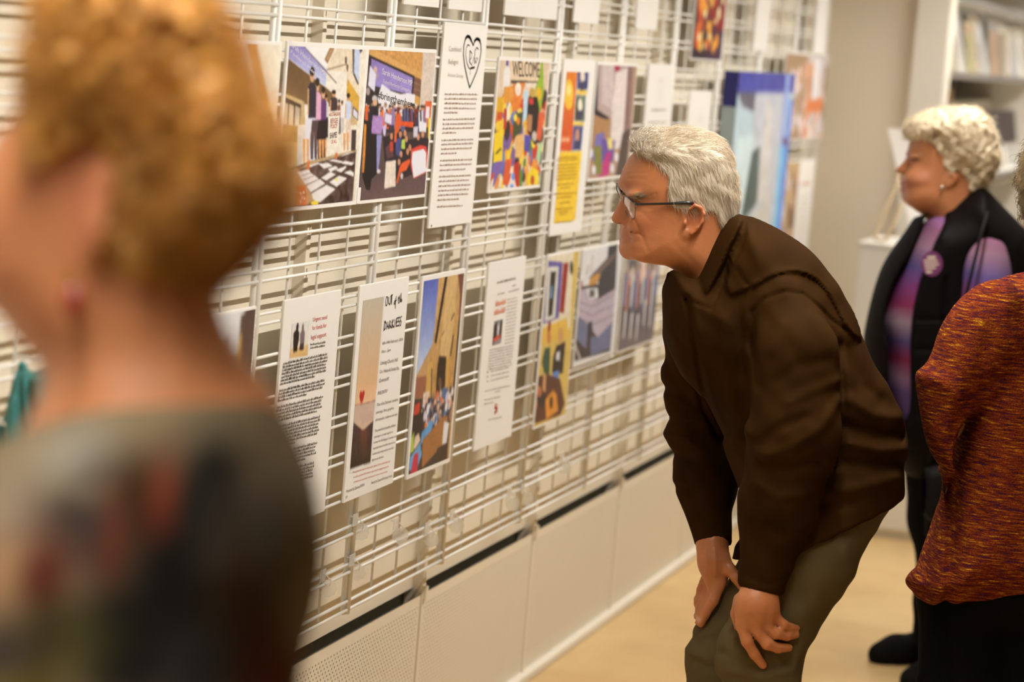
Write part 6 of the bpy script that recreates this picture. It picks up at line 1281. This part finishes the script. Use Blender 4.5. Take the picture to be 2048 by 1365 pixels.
# ================================================================== the far end: return wall, shelving, plinth
slab('wall_end', 10.09, 10.2, -.4177, .11, 0, CEIL, M_WALL)
slab('trim_60', 10.045, 10.1, -.4177, -.30, 0, CEIL, mat('pale_trim_paint', (.80, .77, .70), .5))
SO = D0-.4177
su = empty('shelving_unit', (10.2, SO, 0)); tag(su, 'tall white shelving unit of magazines beyond the return wall', 'shelving')
M_SHELF = mat('white_shelf_laminate', (.80, .78, .73), .4); M_EDGE = mat('grey_shelf_edge', (.20, .19, .18), .4)
box('back_panel', 0, 3.3, .38, .40, 0, 2.2, M_SHELF, su)
for x in (0, 3.28): box('side_panel', x, x+.02, 0, .38, 0, 2.2, M_SHELF, su)
for z in (.08, .45, .82, 1.175, 1.60, 1.885):
    sb = box('shelf', .02, 3.28, .012, .38, z-.02, z, M_SHELF, su); box('shelf_edge', .02, 3.28, .0, .012, z-.024, z+.004, M_EDGE, sb)
box('riser', .02, 3.28, .20, .22, 1.20, 1.48, M_SHELF, su)
COVERS = [(.75, .72, .66), (.62, .58, .48), (.80, .79, .76), (.55, .52, .30), (.66, .60, .52), (.72, .76, .80), (.60, .40, .30), (.40, .34, .26), (.78, .70, .60), (.35, .42, .50)]
mg = {}
def magazine(s, z, w, h, ci, label, group, tilt=12, dy=.14):
    """thin magazine leaning back: cover, spine, page block"""
    t = empty('magazine', (10.2+s, SO+dy, z)); t.rotation_euler = (math.radians(-tilt), 0, 0); tag(t, label, 'magazine', group)
    c = mat('cover_%d' % ci, COVERS[ci], .18, coat=.5, var=.25, vscale=14)
    box('cover', 0, w, -.004, -.003, 0, h, c, t); box('pages', .001, w-.001, -.003, .003, .001, h-.001, mat('page_paper', (.8, .78, .72), .7), t); box('masthead', .01, w-.01, -.0046, -.004, h*.8, h*.94, mat('cover_%d' % ((ci+3) % 10), COVERS[(ci+3) % 10], .18, coat=.5, var=.25, vscale=14), t)
r9 = random.Random(11)
for i in range(11): magazine(.06+i*.285, 1.602, r9.uniform(.2, .27), r9.uniform(.2, .262), i % 10, 'glossy magazine leaning on the top shelf of the far unit', 'magazines on the top shelf', r9.uniform(6, 16), .05)
for i in range(11): magazine(.06+i*.285, 1.177, r9.uniform(.19, .26), r9.uniform(.13, .19), (i*3+2) % 10, 'magazine standing on the shelf below the riser of the far unit', 'magazines on the second shelf', r9.uniform(6, 14), .09)
for i in range(9): magazine(.06+i*.34, .822, r9.uniform(.2, .28), r9.uniform(.2, .26), (i*7+1) % 10, 'magazine on the lower shelf of the far unit', 'magazines on the lower shelf', r9.uniform(6, 14))
M_BOOK = mat('navy_cover', (.02, .03, .06), .3, coat=.3, var=.4, vscale=10)
bk = empty('picture_book', (10.2+1.35, SO+.03, 1.30)); bk.rotation_euler = (math.radians(-10), 0, 0); tag(bk, 'dark navy picture book propped against the riser', 'book')
box('cover', 0, 1.5, -.012, -.01, 0, .15, M_BOOK, bk); box('easel_foot', .6, .9, -.004, .04, -.112, .0, M_SHELF, bk); box('pages', .002, 1.498, -.01, .004, .002, .148, mat('page_paper'), bk)
for i, (s, c) in enumerate(((.05, (.75, .30, .05)), (.42, (.7, .68, .45)), (.9, (.72, .70, .66)), (1.4, (.8, .55, .3)))):
    o = box('price_card', 0, .12, 0, .012, 0, .05, mat('card_%d' % i, c, .5), None, loc=(10.2+s, SO+.17, 1.492-.012)); tag(o, ['orange card', 'pale olive card', 'grey lettered card', 'peach card'][i]+' standing on the riser of the far unit', 'card')
pl = floor_at(1745, 1074); s0_ = pl[0]
r1 = ray(1692, 760); y1_ = (r1*(s0_/r1[0]))[1]
pt = empty('plinth', (s0_, y1_, 0)); tag(pt, 'plain white waist-high display plinth by the return wall', 'plinth')
zt = HC+(ray(1705, 482)*(s0_/ray(1705, 482)[0]))[2]
box('carcass', 0, .45, -.52, 0, .03, zt-.012, M_SHELF, pt, .003); box('top', -.004, .454, -.524, .004, zt-.012, zt, M_SHELF, pt, .002); box('kick', .02, .43, -.5, -.02, 0, .03, M_SHELF, pt)
# slanted sign board with its loop stand on the plinth
def on_s(x, y, s): r = ray(x, y); return CAM+r*(s/r[0])
es = empty('sign_stand', on_s(1800, 478, s0_+.2)); es.location.z = zt+.002; tag(es, 'white slanted sign board on a tan bentwood loop stand', 'sign stand')
eo = np.array(es.location)
B = [on_s(1775, 256, s0_+.26)-eo, on_s(1850, 262, s0_+.26)-eo, on_s(1880, 455, s0_+.14)-eo, on_s(1819, 449, s0_+.14)-eo]
nB = np.cross(B[1]-B[0], B[3]-B[0]); nB /= np.linalg.norm(nB); B8 = B+[b+nB*.006*(1 if nB[0] > 0 else -1) for b in B]
link('board', mesh('board', [tuple(b) for b in B8], [(0, 1, 2, 3), (7, 6, 5, 4), (0, 4, 5, 1), (1, 5, 6, 2), (2, 6, 7, 3), (3, 7, 4, 0)]), M_BOARD, es)
tube('loop_leg', [tuple(np.maximum(on_s(x, y, s0_+d)-eo, (-9, -9, .0064))) for x, y, d in ((1800, 345, .2), (1793, 372, .16), (1768, 428, .10), (1750, 468, .06), (1751, 479, .05), (1760, 484, .05), (1772, 480, .05), (1786, 450, .07), (1804, 412, .12), (1815, 385, .17))], .0062, mat('tan_bentwood', (.52, .40, .24), .5), es, 8)
